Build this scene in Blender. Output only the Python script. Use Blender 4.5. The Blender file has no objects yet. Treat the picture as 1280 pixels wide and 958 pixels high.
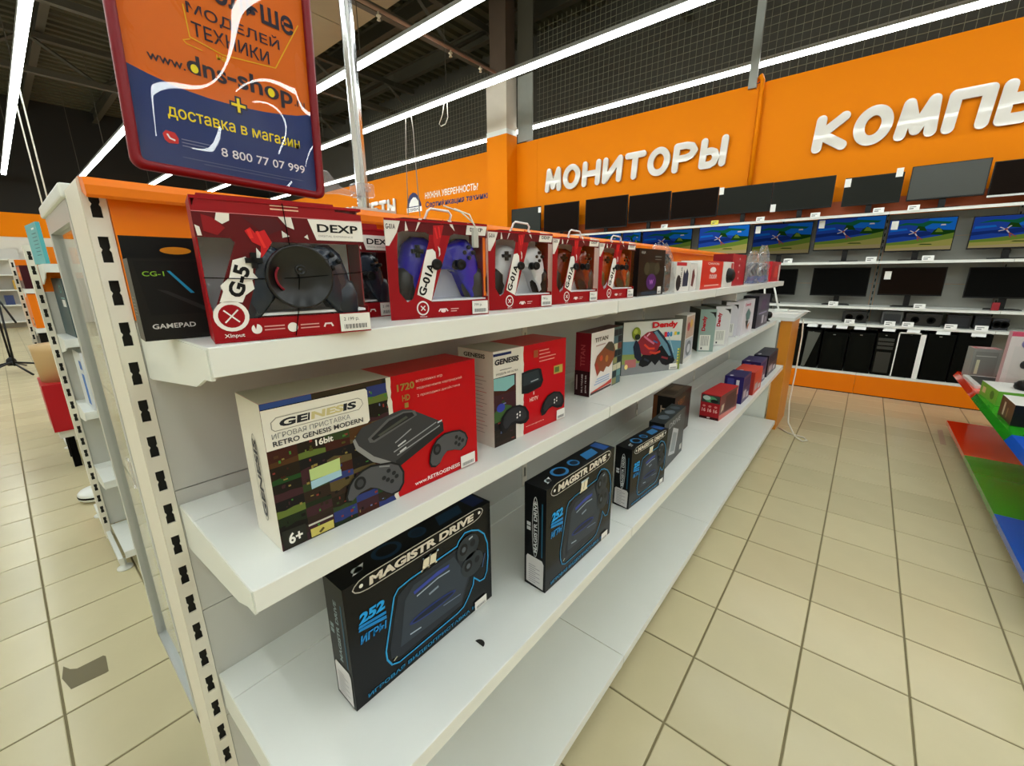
import bpy, math, random
from mathutils import Vector, Matrix

random.seed(7)
SC = bpy.context.scene
COL = SC.collection

# ------------------------------------------------------------------ camera
YAW, PITCH, ROLL, FPX = -0.6934, 0.2560, -0.0067, 523.85
CAMP = Vector((0.280, -1.973, 1.370))
fwd = Vector((math.sin(YAW)*math.cos(PITCH), math.cos(YAW)*math.cos(PITCH), -math.sin(PITCH)))
rgt = Vector((math.cos(YAW), -math.sin(YAW), 0))
upv = rgt.cross(fwd)
c_, s_ = math.cos(ROLL), math.sin(ROLL)
r2, u2 = rgt*c_ + upv*s_, rgt*-s_ + upv*c_
cd = bpy.data.cameras.new('camera')
cam = bpy.data.objects.new('camera', cd)
COL.objects.link(cam)
M = Matrix((r2, u2, -fwd)).transposed().to_4x4()
M.translation = CAMP
cam.matrix_world = M
cd.sensor_width = 36
cd.lens = FPX/1280*36
cd.clip_start = 0.02
SC.camera = cam

# ------------------------------------------------------------------ world, exposure
w = bpy.data.worlds.new('world'); SC.world = w
w.use_nodes = True
w.node_tree.nodes['Background'].inputs[0].default_value = (0.9, 0.92, 1, 1)
w.node_tree.nodes['Background'].inputs[1].default_value = 0.05
SC.view_settings.view_transform = 'Standard'
SC.view_settings.look = 'None'
SC.view_settings.gamma = 1
SC.view_settings.exposure = 0.0
SC.cycles.max_bounces = 8
SC.cycles.transparent_max_bounces = 24
SC.cycles.sample_clamp_indirect = 6
SC.cycles.caustics_reflective = False
SC.cycles.caustics_refractive = False
STRIP_POWER = 19.5
LAMP_H = 3.87

# ------------------------------------------------------------------ materials
def lin(h):
    h = h.lstrip('#')
    v = [int(h[i:i+2], 16)/255 for i in (0, 2, 4)]
    return [x/12.92 if x <= .04045 else ((x+.055)/1.055)**2.4 for x in v] + [1]
MATS = {}
def mat(name, col, rough=.45, metal=0, noise=0, nscale=20, bump=0, spec=.5, coat=0):
    if name in MATS: return MATS[name]
    m = bpy.data.materials.new(name); m.use_nodes = True
    nt = m.node_tree; b = nt.nodes['Principled BSDF']
    c = lin(col)
    b.inputs['Base Color'].default_value = c
    b.inputs['Roughness'].default_value = rough
    b.inputs['Metallic'].default_value = metal
    b.inputs['Specular IOR Level'].default_value = spec
    b.inputs['Coat Weight'].default_value = coat
    if noise or bump:
        tc = nt.nodes.new('ShaderNodeTexCoord')
        nz = nt.nodes.new('ShaderNodeTexNoise'); nz.inputs['Scale'].default_value = nscale
        nz.inputs['Detail'].default_value = 5
        nt.links.new(tc.outputs['Object'], nz.inputs['Vector'])
        if noise:
            mx = nt.nodes.new('ShaderNodeMix'); mx.data_type = 'RGBA'
            mx.inputs[6].default_value = [x*(1-noise) for x in c[:3]]+[1]
            mx.inputs[7].default_value = [min(1, x*(1+noise)) for x in c[:3]]+[1]
            nt.links.new(nz.outputs['Fac'], mx.inputs[0])
            nt.links.new(mx.outputs[2], b.inputs['Base Color'])
        if bump:
            bp = nt.nodes.new('ShaderNodeBump'); bp.inputs['Strength'].default_value = bump
            bp.inputs['Distance'].default_value = .002
            nt.links.new(nz.outputs['Fac'], bp.inputs['Height'])
            nt.links.new(bp.outputs['Normal'], b.inputs['Normal'])
    MATS[name] = m
    return m
def ink(h, rough=.42):
    return mat('ink_'+h, h, rough, spec=.2)
def emis(name, col, power):
    if name in MATS: return MATS[name]
    m = bpy.data.materials.new(name); m.use_nodes = True
    nt = m.node_tree; nt.nodes.clear()
    o = nt.nodes.new('ShaderNodeOutputMaterial'); e = nt.nodes.new('ShaderNodeEmission')
    e.inputs[0].default_value = lin(col); e.inputs[1].default_value = power
    nt.links.new(e.outputs[0], o.inputs[0])
    MATS[name] = m
    return m
def clear(name, tint=(1, 1, 1), refl=1.0, rough=.03, haze=0.0):
    """thin clear sheet: transparent with fresnel reflection"""
    if name in MATS: return MATS[name]
    m = bpy.data.materials.new(name); m.use_nodes = True
    nt = m.node_tree; nt.nodes.clear()
    o = nt.nodes.new('ShaderNodeOutputMaterial')
    t = nt.nodes.new('ShaderNodeBsdfTransparent'); t.inputs[0].default_value = (*tint, 1)
    g = nt.nodes.new('ShaderNodeBsdfGlossy'); g.inputs['Roughness'].default_value = rough
    g.inputs[0].default_value = (refl, refl, refl, 1)
    f = nt.nodes.new('ShaderNodeFresnel')
    gm = nt.nodes.new('ShaderNodeNewGeometry'); mr = nt.nodes.new('ShaderNodeMapRange')   # same reflection on both sides of a thin sheet
    mr.inputs['To Min'].default_value = 1.5; mr.inputs['To Max'].default_value = 1/1.5
    nt.links.new(gm.outputs['Backfacing'], mr.inputs['Value']); nt.links.new(mr.outputs[0], f.inputs[0])
    mx = nt.nodes.new('ShaderNodeMixShader')
    nt.links.new(f.outputs[0], mx.inputs[0]); nt.links.new(t.outputs[0], mx.inputs[1]); nt.links.new(g.outputs[0], mx.inputs[2])
    out = mx
    if haze:
        d = nt.nodes.new('ShaderNodeBsdfDiffuse'); d.inputs[0].default_value = (.8, .8, .8, 1)
        m2 = nt.nodes.new('ShaderNodeMixShader'); m2.inputs[0].default_value = haze
        nt.links.new(mx.outputs[0], m2.inputs[1]); nt.links.new(d.outputs[0], m2.inputs[2]); out = m2
    nt.links.new(out.outputs[0], o.inputs[0])
    MATS[name] = m
    return m

WHITE = mat('white_enamel', '#e6e9e3', .32, noise=.02, nscale=9)
PANEL = mat('back_panel_enamel', '#c6c6bf', .4, noise=.03, nscale=5)
CREAM = mat('upright_enamel', '#e4dfd0', .4, noise=.03, nscale=12)
SLOTD = mat('slot_inside', '#16150f', .8)
ORANGE = mat('orange_enamel', '#ee7c00', .4, noise=.03, nscale=4, spec=.25)
ORWALL = mat('orange_wall_panel', '#e58000', .6, noise=.02, nscale=2, spec=.1)
ORDESK = mat('orange_laminate', '#d98a22', .4, noise=.06, nscale=6)
ALU = mat('aluminium', '#c4c6c4', .35, .35)
CHROME = mat('chrome', '#dcdcdc', .12, 1)
BLACK = mat('black_plastic', '#0c0c0c', .4, spec=.25)
BLACKM = mat('black_matte', '#070706', .7, spec=.05)
DSTEEL = mat('dark_ceiling_steel', '#3a3628', .6, noise=.15, nscale=3)
DDECK = mat('dark_ceiling_deck', '#38351f', .7, noise=.15, nscale=2)
GREYST = mat('grey_galvanised', '#8d8f88', .5, noise=.08, nscale=8)
CABLEW = mat('white_cable', '#d9d4c4', .5)
STK = mat('sticker_paper', '#eeeeea', .5)
FILM = clear('clear_film', refl=.7, rough=.03)
GLASS = clear('cabinet_glass', (.93, .96, .94), rough=.01)
CLEARPL = clear('clear_plastic', (.96, .95, .97), refl=.9, rough=.12, haze=.12)

# ------------------------------------------------------------------ mesh helpers
class MB:
    def __init__(s): s.v = []; s.f = []; s.m = []; s.ml = []; s.sm = []
    def mi(s, m):
        if m not in s.ml: s.ml.append(m)
        return s.ml.index(m)
    def add(s, vs, fs, m, smooth=False):
        b = len(s.v); s.v += [tuple(p) for p in vs]
        k = s.mi(m)
        for f in fs: s.f.append([b+i for i in f]); s.m.append(k); s.sm.append(smooth)
        return s
    def box(s, a, b, m, skip=()):
        x0, y0, z0 = a; x1, y1, z1 = b
        x0, x1 = min(x0, x1), max(x0, x1); y0, y1 = min(y0, y1), max(y0, y1); z0, z1 = min(z0, z1), max(z0, z1)
        vs = [(x0,y0,z0),(x1,y0,z0),(x1,y1,z0),(x0,y1,z0),(x0,y0,z1),(x1,y0,z1),(x1,y1,z1),(x0,y1,z1)]
        fs = {'b':(0,3,2,1),'t':(4,5,6,7),'f':(0,1,5,4),'r':(1,2,6,5),'k':(2,3,7,6),'l':(3,0,4,7)}
        return s.add(vs, [f for k, f in fs.items() if k not in skip], m)
    def poly(s, pts, m): return s.add(pts, [list(range(len(pts)))], m)
    def prism(s, pts, off, m):
        """closed polygon of 3d points extruded by vector off"""
        n = len(pts); o = Vector(off)
        vs = [Vector(p) for p in pts]; vs += [p+o for p in vs]
        fs = [list(range(n))[::-1], list(range(n, 2*n))] + [(i, (i+1) % n, n+(i+1) % n, n+i) for i in range(n)]
        return s.add(vs, fs, m)
    def tube(s, pts, r, m, n=8, smooth=True, caps=True):
        pts = [Vector(p) for p in pts]; vs = []; fs = []
        rs = r if isinstance(r, (list, tuple)) else [r]*len(pts)
        prev = None
        for i, p in enumerate(pts):
            d = (pts[min(i+1, len(pts)-1)] - pts[max(i-1, 0)]).normalized()
            a = prev if prev is not None else (Vector((0, 0, 1)) if abs(d.z) < .9 else Vector((1, 0, 0)))
            x = (a - d*a.dot(d)).normalized(); y = d.cross(x); prev = x
            for k in range(n):
                t = 2*math.pi*k/n
                vs.append(p + (x*math.cos(t)+y*math.sin(t))*rs[i])
        for i in range(len(pts)-1):
            for k in range(n):
                fs.append((i*n+k, i*n+(k+1) % n, (i+1)*n+(k+1) % n, (i+1)*n+k))
        s.add(vs, fs, m, smooth)
        if caps:
            b = len(s.v) - len(vs); k = s.mi(m)
            s.f.append([b+i for i in range(n)][::-1]); s.m.append(k); s.sm.append(False)
            s.f.append([b+(len(pts)-1)*n+i for i in range(n)]); s.m.append(k); s.sm.append(False)
        return s
    def lathe(s, c, prof, m, n=20, axis='z', smooth=True):
        """prof: list of (r, h)"""
        vs = []; fs = []
        for r, h in prof:
            for k in range(n):
                t = 2*math.pi*k/n; a, b = r*math.cos(t), r*math.sin(t)
                p = (a, b, h) if axis == 'z' else ((a, -h, b) if axis == '-y' else (h, a, b))
                vs.append((c[0]+p[0], c[1]+p[1], c[2]+p[2]))
        for i in range(len(prof)-1):
            for k in range(n): fs.append((i*n+k, i*n+(k+1) % n, (i+1)*n+(k+1) % n, (i+1)*n+k))
        fs.append(list(range(n))[::-1]); fs.append([(len(prof)-1)*n+k for k in range(n)])
        return s.add(vs, fs, m, smooth)
    def loft(s, outline, levels, m, cen=(0, 0), fr=None):
        """star shaped 2d outline (x,z) stacked at (scale, height)"""
        fr = fr or (lambda x, z, h: (x, -h, z)); n = len(outline); vs = []; fs = []
        for sc, h in levels:
            for x, z in outline: vs.append(fr(cen[0]+(x-cen[0])*sc, cen[1]+(z-cen[1])*sc, h))
        for i in range(len(levels)-1):
            for k in range(n): fs.append((i*n+k, i*n+(k+1) % n, (i+1)*n+(k+1) % n, (i+1)*n+k))
        fs.append([(len(levels)-1)*n+k for k in range(n)])
        return s.add(vs, fs, m, True)
    def build(s, name, parent=None, loc=(0, 0, 0), rz=0, bevel=0, seg=2, **tags):
        me = bpy.data.meshes.new(name); me.from_pydata(s.v, [], s.f)
        for m in s.ml: me.materials.append(m)
        me.polygons.foreach_set('material_index', s.m)
        me.polygons.foreach_set('use_smooth', s.sm)
        me.update()
        o = bpy.data.objects.new(name, me); COL.objects.link(o)
        o.location = loc; o.rotation_euler = (0, 0, rz)
        if parent is not None: o.parent = parent
        if bevel:
            b = o.modifiers.new('bevel', 'BEVEL'); b.width = bevel; b.segments = seg; b.limit_method = 'ANGLE'
            b.angle_limit = .6
        for k, v in tags.items(): o[k] = v
        return o
def thing(name, label, cat, loc=(0, 0, 0), rz=0, group=None):
    o = bpy.data.objects.new(name, None); COL.objects.link(o)
    o.empty_display_size = .05
    o.location = loc; o.rotation_euler = (0, 0, rz)
    o['label'] = label; o['category'] = cat
    if group: o['group'] = group
    return o
def bx(a, b, m): return MB().box(a, b, m)
def copy_tree(o, parent=None):
    c = o.copy(); COL.objects.link(c)
    if parent is not None: c.parent = parent
    for ch in list(o.children): copy_tree(ch, c)
    return c

# text outlines, cached as flat meshes with unit height
TX = {}
def txt_mesh(s, bold=0.0):
    k = (s, bold)
    if k in TX: return TX[k]
    c = bpy.data.curves.new('t', 'FONT'); c.body = s; c.size = 1; c.offset = bold; c.resolution_u = 3
    o = bpy.data.objects.new('t', c); COL.objects.link(o)
    bpy.context.view_layer.update()
    me = bpy.data.meshes.new_from_object(o.evaluated_get(bpy.context.evaluated_depsgraph_get()))
    vs = [(v.co.x, v.co.y) for v in me.vertices]; fs = [list(p.vertices) for p in me.polygons]
    bpy.data.objects.remove(o); bpy.data.curves.remove(c); bpy.data.meshes.remove(me)
    TX[k] = (vs, fs)
    return TX[k]

class Art:
    """flat print on a face. fr(u, v, e) -> local 3d point"""
    def __init__(s, fr, e=.0004): s.mb = MB(); s.fr = fr; s.e = e
    def P(s, u, v, l): return s.fr(u, v, s.e*l)
    def poly(s, pts, m, l=1):
        m = ink(m) if isinstance(m, str) else m
        s.mb.poly([s.P(u, v, l) for u, v in pts], m); return s
    def rect(s, u0, v0, u1, v1, m, l=1): return s.poly([(u0, v0), (u1, v0), (u1, v1), (u0, v1)], m, l)
    def ell(s, cu, cv, ru, rv, m, l=1, n=22, a=0):
        pts = []
        for k in range(n):
            t = 2*math.pi*k/n; x, y = ru*math.cos(t), rv*math.sin(t)
            pts.append((cu+x*math.cos(a)-y*math.sin(a), cv+x*math.sin(a)+y*math.cos(a)))
        return s.poly(pts, m, l)
    def line(s, pts, wd, m, l=1, closed=False):
        m = ink(m) if isinstance(m, str) else m
        P = [Vector(p) for p in pts]; n = len(P); A = []; B = []
        for i in range(n):
            p0 = P[(i-1) % n] if (closed or i > 0) else None; p1 = P[(i+1) % n] if (closed or i < n-1) else None
            d0 = (P[i]-p0).normalized() if p0 is not None else None; d1 = (p1-P[i]).normalized() if p1 is not None else None
            if d0 is None: d0 = d1
            if d1 is None: d1 = d0
            t = d0+d1
            t = t.normalized() if t.length > 1e-4 else d0
            nn = Vector((-t.y, t.x)); q = max(.5, nn.dot(Vector((-d0.y, d0.x))))
            A.append(P[i]+nn*wd/2/q); B.append(P[i]-nn*wd/2/q)
        vs = [s.P(p.x, p.y, l) for p in A+B]; k = n if closed else n-1
        s.mb.add(vs, [(n+i, n+(i+1) % n, (i+1) % n, i) for i in range(k)], m); return s
    def ring(s, cu, cv, ru, rv, wd, m, l=1, n=24, a=0):
        pts = [(cu+ru*math.cos(2*math.pi*k/n)*math.cos(a)-rv*math.sin(2*math.pi*k/n)*math.sin(a),
                cv+ru*math.cos(2*math.pi*k/n)*math.sin(a)+rv*math.sin(2*math.pi*k/n)*math.cos(a)) for k in range(n)]
        return s.line(pts, wd, m, l, True)
    def text(s, st, u, v, wd, h, m, l=2, shear=0, bold=.01, rot=0):
        """fits st into a wd x h field whose lower left is (u, v)"""
        vs, fs = txt_mesh(st, bold)
        if not vs: return s
        x0 = min(p[0] for p in vs); x1 = max(p[0] for p in vs); y0 = min(p[1] for p in vs); y1 = max(p[1] for p in vs)
        cr, sr = math.cos(rot), math.sin(rot); out = []
        for x, y in vs:
            a = (x-x0)/(x1-x0)*wd; b = (y-y0)/(y1-y0)*h; a += shear*b
            out.append(s.P(u+a*cr-b*sr, v+a*sr+b*cr, l))
        m = ink(m) if isinstance(m, str) else m
        s.mb.add(out, fs, m); return s
    def build(s, name, parent, **k): return s.mb.build(name, parent, **k)
def front(u, v, e): return (u, -e, v)
def leftf(D): return lambda u, v, e: (-e, D-u, v)        # u from the back edge to the front edge
def rightf(W): return lambda u, v, e: (W+e, u, v)
def topf(H): return lambda u, v, e: (u, v, H+e)

# ================================================================== STRUCTURE
XL, XR, YB, YW, ZC = -18.0, 9.6, -7.0, 4.50, 6.0
TILE = .30
def tile_mat():
    m = mat('floor_tile', '#cbc09a', .22, noise=.05, nscale=7)
    nt = m.node_tree; b = nt.nodes['Principled BSDF']
    oi = nt.nodes.new('ShaderNodeObjectInfo'); hs = nt.nodes.new('ShaderNodeHueSaturation')
    mr = nt.nodes.new('ShaderNodeMapRange'); mr.inputs['To Min'].default_value = .94; mr.inputs['To Max'].default_value = 1.05
    nt.links.new(oi.outputs['Random'], mr.inputs['Value']); nt.links.new(mr.outputs[0], hs.inputs['Value'])
    src = b.inputs['Base Color'].links[0].from_socket
    nt.links.new(src, hs.inputs['Color']); nt.links.new(hs.outputs[0], b.inputs['Base Color'])
    return m
TM = tile_mat()
GROUT = mat('grout', '#7d7352', .85, noise=.1, nscale=30)
floor = bx((XL, YB, -.10), (XR, YW+1.5, -.0035), GROUT).build('floor', kind='structure')
tb = MB()
def tile_geo(mb, x, y, c=.0022, g=.0032):
    a, b = x+g, x+TILE-g; d, e = y+g, y+TILE-g
    mb.add([(a,d,-.006),(b,d,-.006),(b,e,-.006),(a,e,-.006),(a,d,-.0015),(b,d,-.0015),(b,e,-.0015),(a,e,-.0015),
            (a+c,d+c,0),(b-c,d+c,0),(b-c,e-c,0),(a+c,e-c,0)],
           [(0,1,5,4),(1,2,6,5),(2,3,7,6),(3,0,4,7),(4,5,9,8),(5,6,10,9),(6,7,11,10),(7,4,8,11),(8,9,10,11)], TM)
tile_geo(tb, 0, 0)
t0 = tb.build('floor_tile', floor)
def inframe(x, y):
    d = Vector((x, y, 0))-CAMP; z = d.dot(fwd)
    if z < .15: return None
    u = 640+FPX*d.dot(r2)/z; v = 479-FPX*d.dot(u2)/z
    return z if (-30 < u < 1310 and -30 < v < 990) else None
near = []; rest = []
for i in range(int(XL/TILE), int(XR/TILE)):
    for j in range(int(YB/TILE), int(YW/TILE)):
        x, y = i*TILE, j*TILE; cx, cy = x+.15, y+.15
        vis = (-.35 < cx < 1.95 and cy < 4.15) or (cx < -.6 and cy < -1.6) or (-2.3 < cx < -.6 and cy < 3)
        if cx > 1.0 and -1 < cy < 3.0: vis = False
        z = inframe(cx, cy) if vis else None
        (near.append((z, x, y)) if z else rest.append((x, y)))
near.sort()
for k, (z, x, y) in enumerate(near[:300]):
    o = t0 if k == 0 else t0.copy()
    if k: COL.objects.link(o)
    o.location = (x, y, 0)
rb = MB()
for x, y in rest + [(x, y) for z, x, y in near[300:]]: tile_geo(rb, x, y)
rb.build('floor_tile_field', floor, kind='stuff')

# ceiling: dark corrugated deck with purlins and trusses
cb = MB()
n = int((XR-XL)/.25)
prof = []
for i in range(n):
    x = XL+i*.25
    prof += [(x, 6.0), (x+.10, 6.0), (x+.13, 6.06), (x+.22, 6.06)]
prof.append((XR, 6.0))
vs = [(x, YB, z) for x, z in prof]+[(x, YW+1.5, z) for x, z in prof]; k = len(prof)
cb.add(vs, [(i, i+1, k+i+1, k+i) for i in range(k-1)], DDECK)
cb.build('ceiling', kind='structure')
for i, y in enumerate((-1.9, -.5, .9, 2.3, 3.7, 5.1)):
    b = MB(); b.box((XL, y-.06, 5.72), (XR, y+.06, 5.735), DSTEEL).box((XL, y-.006, 5.735), (XR, y+.006, 5.98), DSTEEL).box((XL, y-.06, 5.98), (XR, y+.06, 5.995), DSTEEL)
    b.build('trim_%d' % (i+1), kind='structure')
for i, x in enumerate((-12.2, -9.0, -5.8, -2.4, 1.0)):
    t = thing('roof_truss', ['dark steel roof truss farthest left above the aisle', 'dark steel truss second from the left under the roof',
              'dark steel truss crossing above the white wall pillar', 'dark steel truss right of the wall pillar high above the monitors sign', 'dark steel truss at upper right above the big white letters'][i],
              'roof truss', (x, 0, 5.0), group='dark roof trusses')
    bx((-.05, YB, 0), (.05, YW+1, .10), DSTEEL).build('lower_chord', t)
    bx((-.05, YB, .60), (.05, YW+1, .70), DSTEEL).build('upper_chord', t)
    y = YB
    s = 0
    web = None
    while y < YW+.8:
        a, b_ = (.05, .65) if s % 2 == 0 else (.65, .05)
        MB().tube([(0, y, a), (0, y+.9, b_)], .035, DSTEEL, 4, False).build('diagonal_web', t)
        y += .9; s += 1
# walls
WCOL = mat('white_wall', '#d6d3c8', .6, noise=.04, nscale=3)
bx((XL-.1, YB, 0), (XL, YW+1.5, 2.43), WCOL).build('wall_left', kind='structure')
bx((XL-.1, YB, 2.43), (XL+.02, YW+1.5, 3.06), ORWALL).build('trim_20', kind='structure')
bx((XL-.1, YB, 3.06), (XL, YW+1.5, 6.1), mat('upper_dark_wall', '#17150f', .9)).build('trim_21', kind='structure')
bx((XL, YB-.1, 0), (XR, YB, 6.1), WCOL).build('wall_rear', kind='structure')
bx((XR, YB, 0), (XR+.1, YW+1.5, 6.1), WCOL).build('wall_right', kind='structure')
bx((XL, YW+1.5, 0), (XR, YW+1.6, 6.1), mat('far_dark_wall', '#3a382e', .8, noise=.1, nscale=3)).build('wall_far', kind='structure')
# sign wall: a partition of orange panels
sw = MB(); sw.box((XL, YW, 0), (-4.55, YW+.12, 3.60), ORWALL)
ws = sw.build('wall_front', kind='structure')
for a, b in ((-4.55, -4.50), (-4.495, -1.13), (-1.05, 2.2), (2.205, XR)):
    bx((a, YW, 0), (b, YW+.12, 3.60), ORWALL).build('wall_panel', ws)
bx((-1.13, YW+.01, 0), (-1.05, YW+.12, 3.60), ORWALL).build('wall_panel', ws)

# pillar and steel column
py0 = 4.19
pl = thing('square_pillar', 'square pillar in the wall, orange below and stained white above', 'pillar', (-5.17, 4.35, 0))
bx((-.25, -.13, 0), (.22, .15, 3.72), ORWALL).build('orange_cladding', pl)
bx((-.25, -.13, 3.72), (.22, .15, 3.80), WHITE).build('white_band', pl)
bx((-.245, -.125, 3.80), (.215, .15, 4.65), mat('stained_plaster', '#d9cfc0', .7, noise=.18, nscale=2.2)).build('white_plaster', pl)
bx((-.18, -.09, 4.65), (.18, .15, 5.9), mat('brown_column', '#4b3b2c', .7, noise=.2, nscale=3)).build('bare_column', pl)
st = thing('steel_column', 'grey steel column right of the white pillar top', 'column', (-4.72, 4.46, 3.6))
for a, b, m in (((-.16, -.02, 0), (.16, .0, 1.0), GREYST), ((-.16, -.02, 1.0), (.16, 0, 2.3), DSTEEL)):
    bx(a, b, m).build('flange', st)
bx((-.01, 0, 0), (.01, .2, 2.3), GREYST).build('web', st)
# grey strut with orange pipe below, on the sign wall
t = thing('grey_strut', 'grey metal strut rising above the orange wall between the signs', 'strut', (-1.20, 4.47, 3.55))
bx((-.045, -.02, 0), (.045, .02, 2.2), GREYST).build('strut_bar', t)
MB().tube([(-.03, 0, 2.15), (-.03, -.25, 2.35)], .02, GREYST, 6).build('strut_brace', t)
t = thing('orange_pipe', 'orange painted pipe running down the orange wall', 'pipe', (-1.09, 4.47, 2.2))
MB().tube([(-.07, .05, 1.44), (-.02, -.01, 1.46), (0, -.012, 1.41), (0, -.01, .05)], .026, ORWALL, 10).build('pipe_run', t)

# ---- netting above the sign wall
nb = MB(); NET = mat('net_wire', '#6a6852', .7)
x = -4.5
while x < 4.4:
    nb.box((x, 4.55, 3.602), (x+.004, 4.553, 5.3), NET); x += .085
z = 3.61
while z < 5.3:
    nb.box((-4.55, 4.55, z), (4.4, 4.553, z+.004), NET); z += .085
o = nb.build('safety_netting', kind='stuff'); o['label'] = 'dark wire netting stretched above the orange wall'; o['category'] = 'netting'
nb = MB(); x = -9.5
while x < -5.5:
    nb.box((x, 4.55, 3.602), (x+.004, 4.553, 5.0), NET); x += .085
z = 3.65
while z < 5.0:
    nb.box((-9.5, 4.55, z), (-5.4, 4.553, z+.004), NET); z += .085
o = nb.build('safety_netting', kind='stuff'); o['label'] = 'dark wire netting left of the white pillar'; o['category'] = 'netting'

# ---- ceiling lights
LED = emis('led_diffuser', '#f8fffc', STRIP_POWER)
DIFW = .075
LABS = {-1.236: 'long white light strip nearest the left edge of the photo', .076: 'long light strip ending behind the left side of the poster',
        1.49: 'long light strip crossing from the poster to the top middle', 2.90: 'long light strip passing just above the white pillar top',
        4.74: 'long light strip behind the netting over the orange wall', -2.6: 'long light strip just behind the viewer', -4.0: 'second long light strip behind the viewer', -5.4: 'rearmost long light strip behind the viewer'}
for y, lab in LABS.items():
    t = thing('ceiling_light_strip', lab, 'ceiling light', (0, y, LAMP_H), group='linear ceiling lights')
    xa, xb = XL+1.0, (XR-.3)
    seg = 1.85; x = xa
    while x < xb:
        b = MB(); b.box((x+.004, -DIFW/2, 0), (min(x+seg, xb)-.004, DIFW/2, .035), LED)
        b.build('light_diffuser', t)
        bx((x, -.045, .036), (min(x+seg, xb), .045, .075), mat('lamp_housing', '#8a8a84', .5)).build('lamp_housing', t)
        x += seg
    x = xa+.9
    while x < xb:
        MB().tube([(x, 0, .075), (x, 0, 2.0)], .006, DSTEEL, 4, False, False).build('suspension_wire', t); x += 3.7

# duct and sprinkler pipe, cables
t = thing('air_duct', 'wide pale beige duct under the roof at top left of the pole', 'duct', (-7.2, 0, 5.3))
for i in range(5):
    bx((-3+i*1.6, 1.62, 0), (-3+i*1.6+1.58, 2.72, .5), mat('duct_beige', '#8f8266', .6, noise=.08, nscale=3)).build('duct_section', t)
t = thing('sprinkler_pipe', 'thin brown sprinkler pipe under the dark roof', 'pipe', (-4.72, 0, 4.4))
MB().tube([(0, .6, .02), (0, 3.7, 0)], .022, mat('brown_pipe', '#7a5a44', .5), 8).build('pipe_run', t)
for y in (1.6, 2.05, 2.75, 3.35):
    MB().lathe((0, y, -.09), [(.012, .09), (.012, .05), (.03, .045), (.03, .035), (.008, .03), (.022, 0), (.022, -.006)], mat('sprinkler_brass', '#b7a98c', .4), 8).build('sprinkler_head', t)
for lab, pts, r in (('thin white hanging cord, left one of the pair by the pole', [(-6.0, 2.9, 3.872), (-6.03, 2.88, 3.3), (-6.1, 2.9, 2.35)], .007),
                    ('thin pinkish hanging cord, right one of the pair by the pole', [(-5.86, 2.9, 3.872), (-5.80, 2.88, 3.6), (-5.82, 2.9, 3.3), (-5.78, 2.9, 2.3)], .008)):
    o = MB().tube(pts, r, mat('hanging_cord', '#8d8378', .6), 5).build('hanging_cord'); o['label'] = lab; o['category'] = 'cord'; o['group'] = 'hanging cords'
o = MB().tube([(-5.05, 2.9, 3.9), (-5.10, 2.9, 3.72), (-5.19, 2.9, 3.60), (-5.15, 2.9, 3.56), (-5.05, 2.9, 3.57), (-4.99, 2.9, 3.65), (-5.0, 2.9, 3.9)], .006, CABLEW, 5).build('cable_loop')
o['label'] = 'small white cable loop hanging left of the white pillar'; o['category'] = 'cable'
for lab, pts in (('white suspension cable at far left, left of the close pair', [(-9.6, -1.236, 3.872), (-9.6, -1.25, 1.5)]),
                 ('white suspension cable at far left, right of the close pair', [(-8.7, -1.236, 3.872), (-8.75, -1.25, 1.55)])):
    o = MB().tube(pts, .009, CABLEW, 5).build('hanging_cord'); o['label'] = lab; o['category'] = 'cord'; o['group'] = 'white suspension cables at left'

# ---- raised letters on the sign wall
LETW = mat('white_acrylic_letter', '#cfcac0', .15, coat=.5)
STROKES = {
 'М': [[(0, 0), (.10, 1), (.5, .12), (.90, 1), (1, 0)]],
 'О': ['O'],
 'Н': [[(0, 0), (0, 1)], [(1, 0), (1, 1)], [(0, .5), (1, .5)]],
 'И': [[(0, 1), (0, 0), (1, 1), (1, 0)]],
 'Т': [[(0, 1), (1, 1)], [(.5, 1), (.5, 0)]],
 'Р': [[(0, 0), (0, 1), (.55, 1), (.85, .93), (1, .74), (.85, .54), (.55, .46), (0, .46)]],
 'Ы': [[(0, 1), (0, 0), (.40, 0), (.60, .07), (.70, .28), (.60, .50), (.40, .57), (0, .57)], [(1.05, 1), (1.05, 0)]],
 'К': [[(0, 0), (0, 1)], [(.9, 1), (.08, .48), (1, 0)]],
 'П': [[(0, 0), (0, 1), (1, 1), (1, 0)]],
 'Ь': [[(0, 1), (0, 0), (.55, 0), (.85, .08), (1, .29), (.85, .50), (.55, .58), (0, .58)]],
 'Ю': [[(0, 0), (0, 1)], [(0, .5), (.3, .5)], 'o'],
 'Е': [[(1, 1), (0, 1), (0, 0), (1, 0)], [(0, .5), (.8, .5)]],
 'Г': [[(0, 0), (0, 1), (1, 1)]], 'А': [[(0, 0), (.5, 1), (1, 0)], [(.2, .35), (.8, .35)]],
 'Д': [[(0, 0), (1, 0)], [(.15, .05), (.35, 1), (.85, 1), (.85, .05)]], 'Ж': [[(.5, 0), (.5, 1)], [(0, 1), (1, 0)], [(0, 0), (1, 1)]]}
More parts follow.
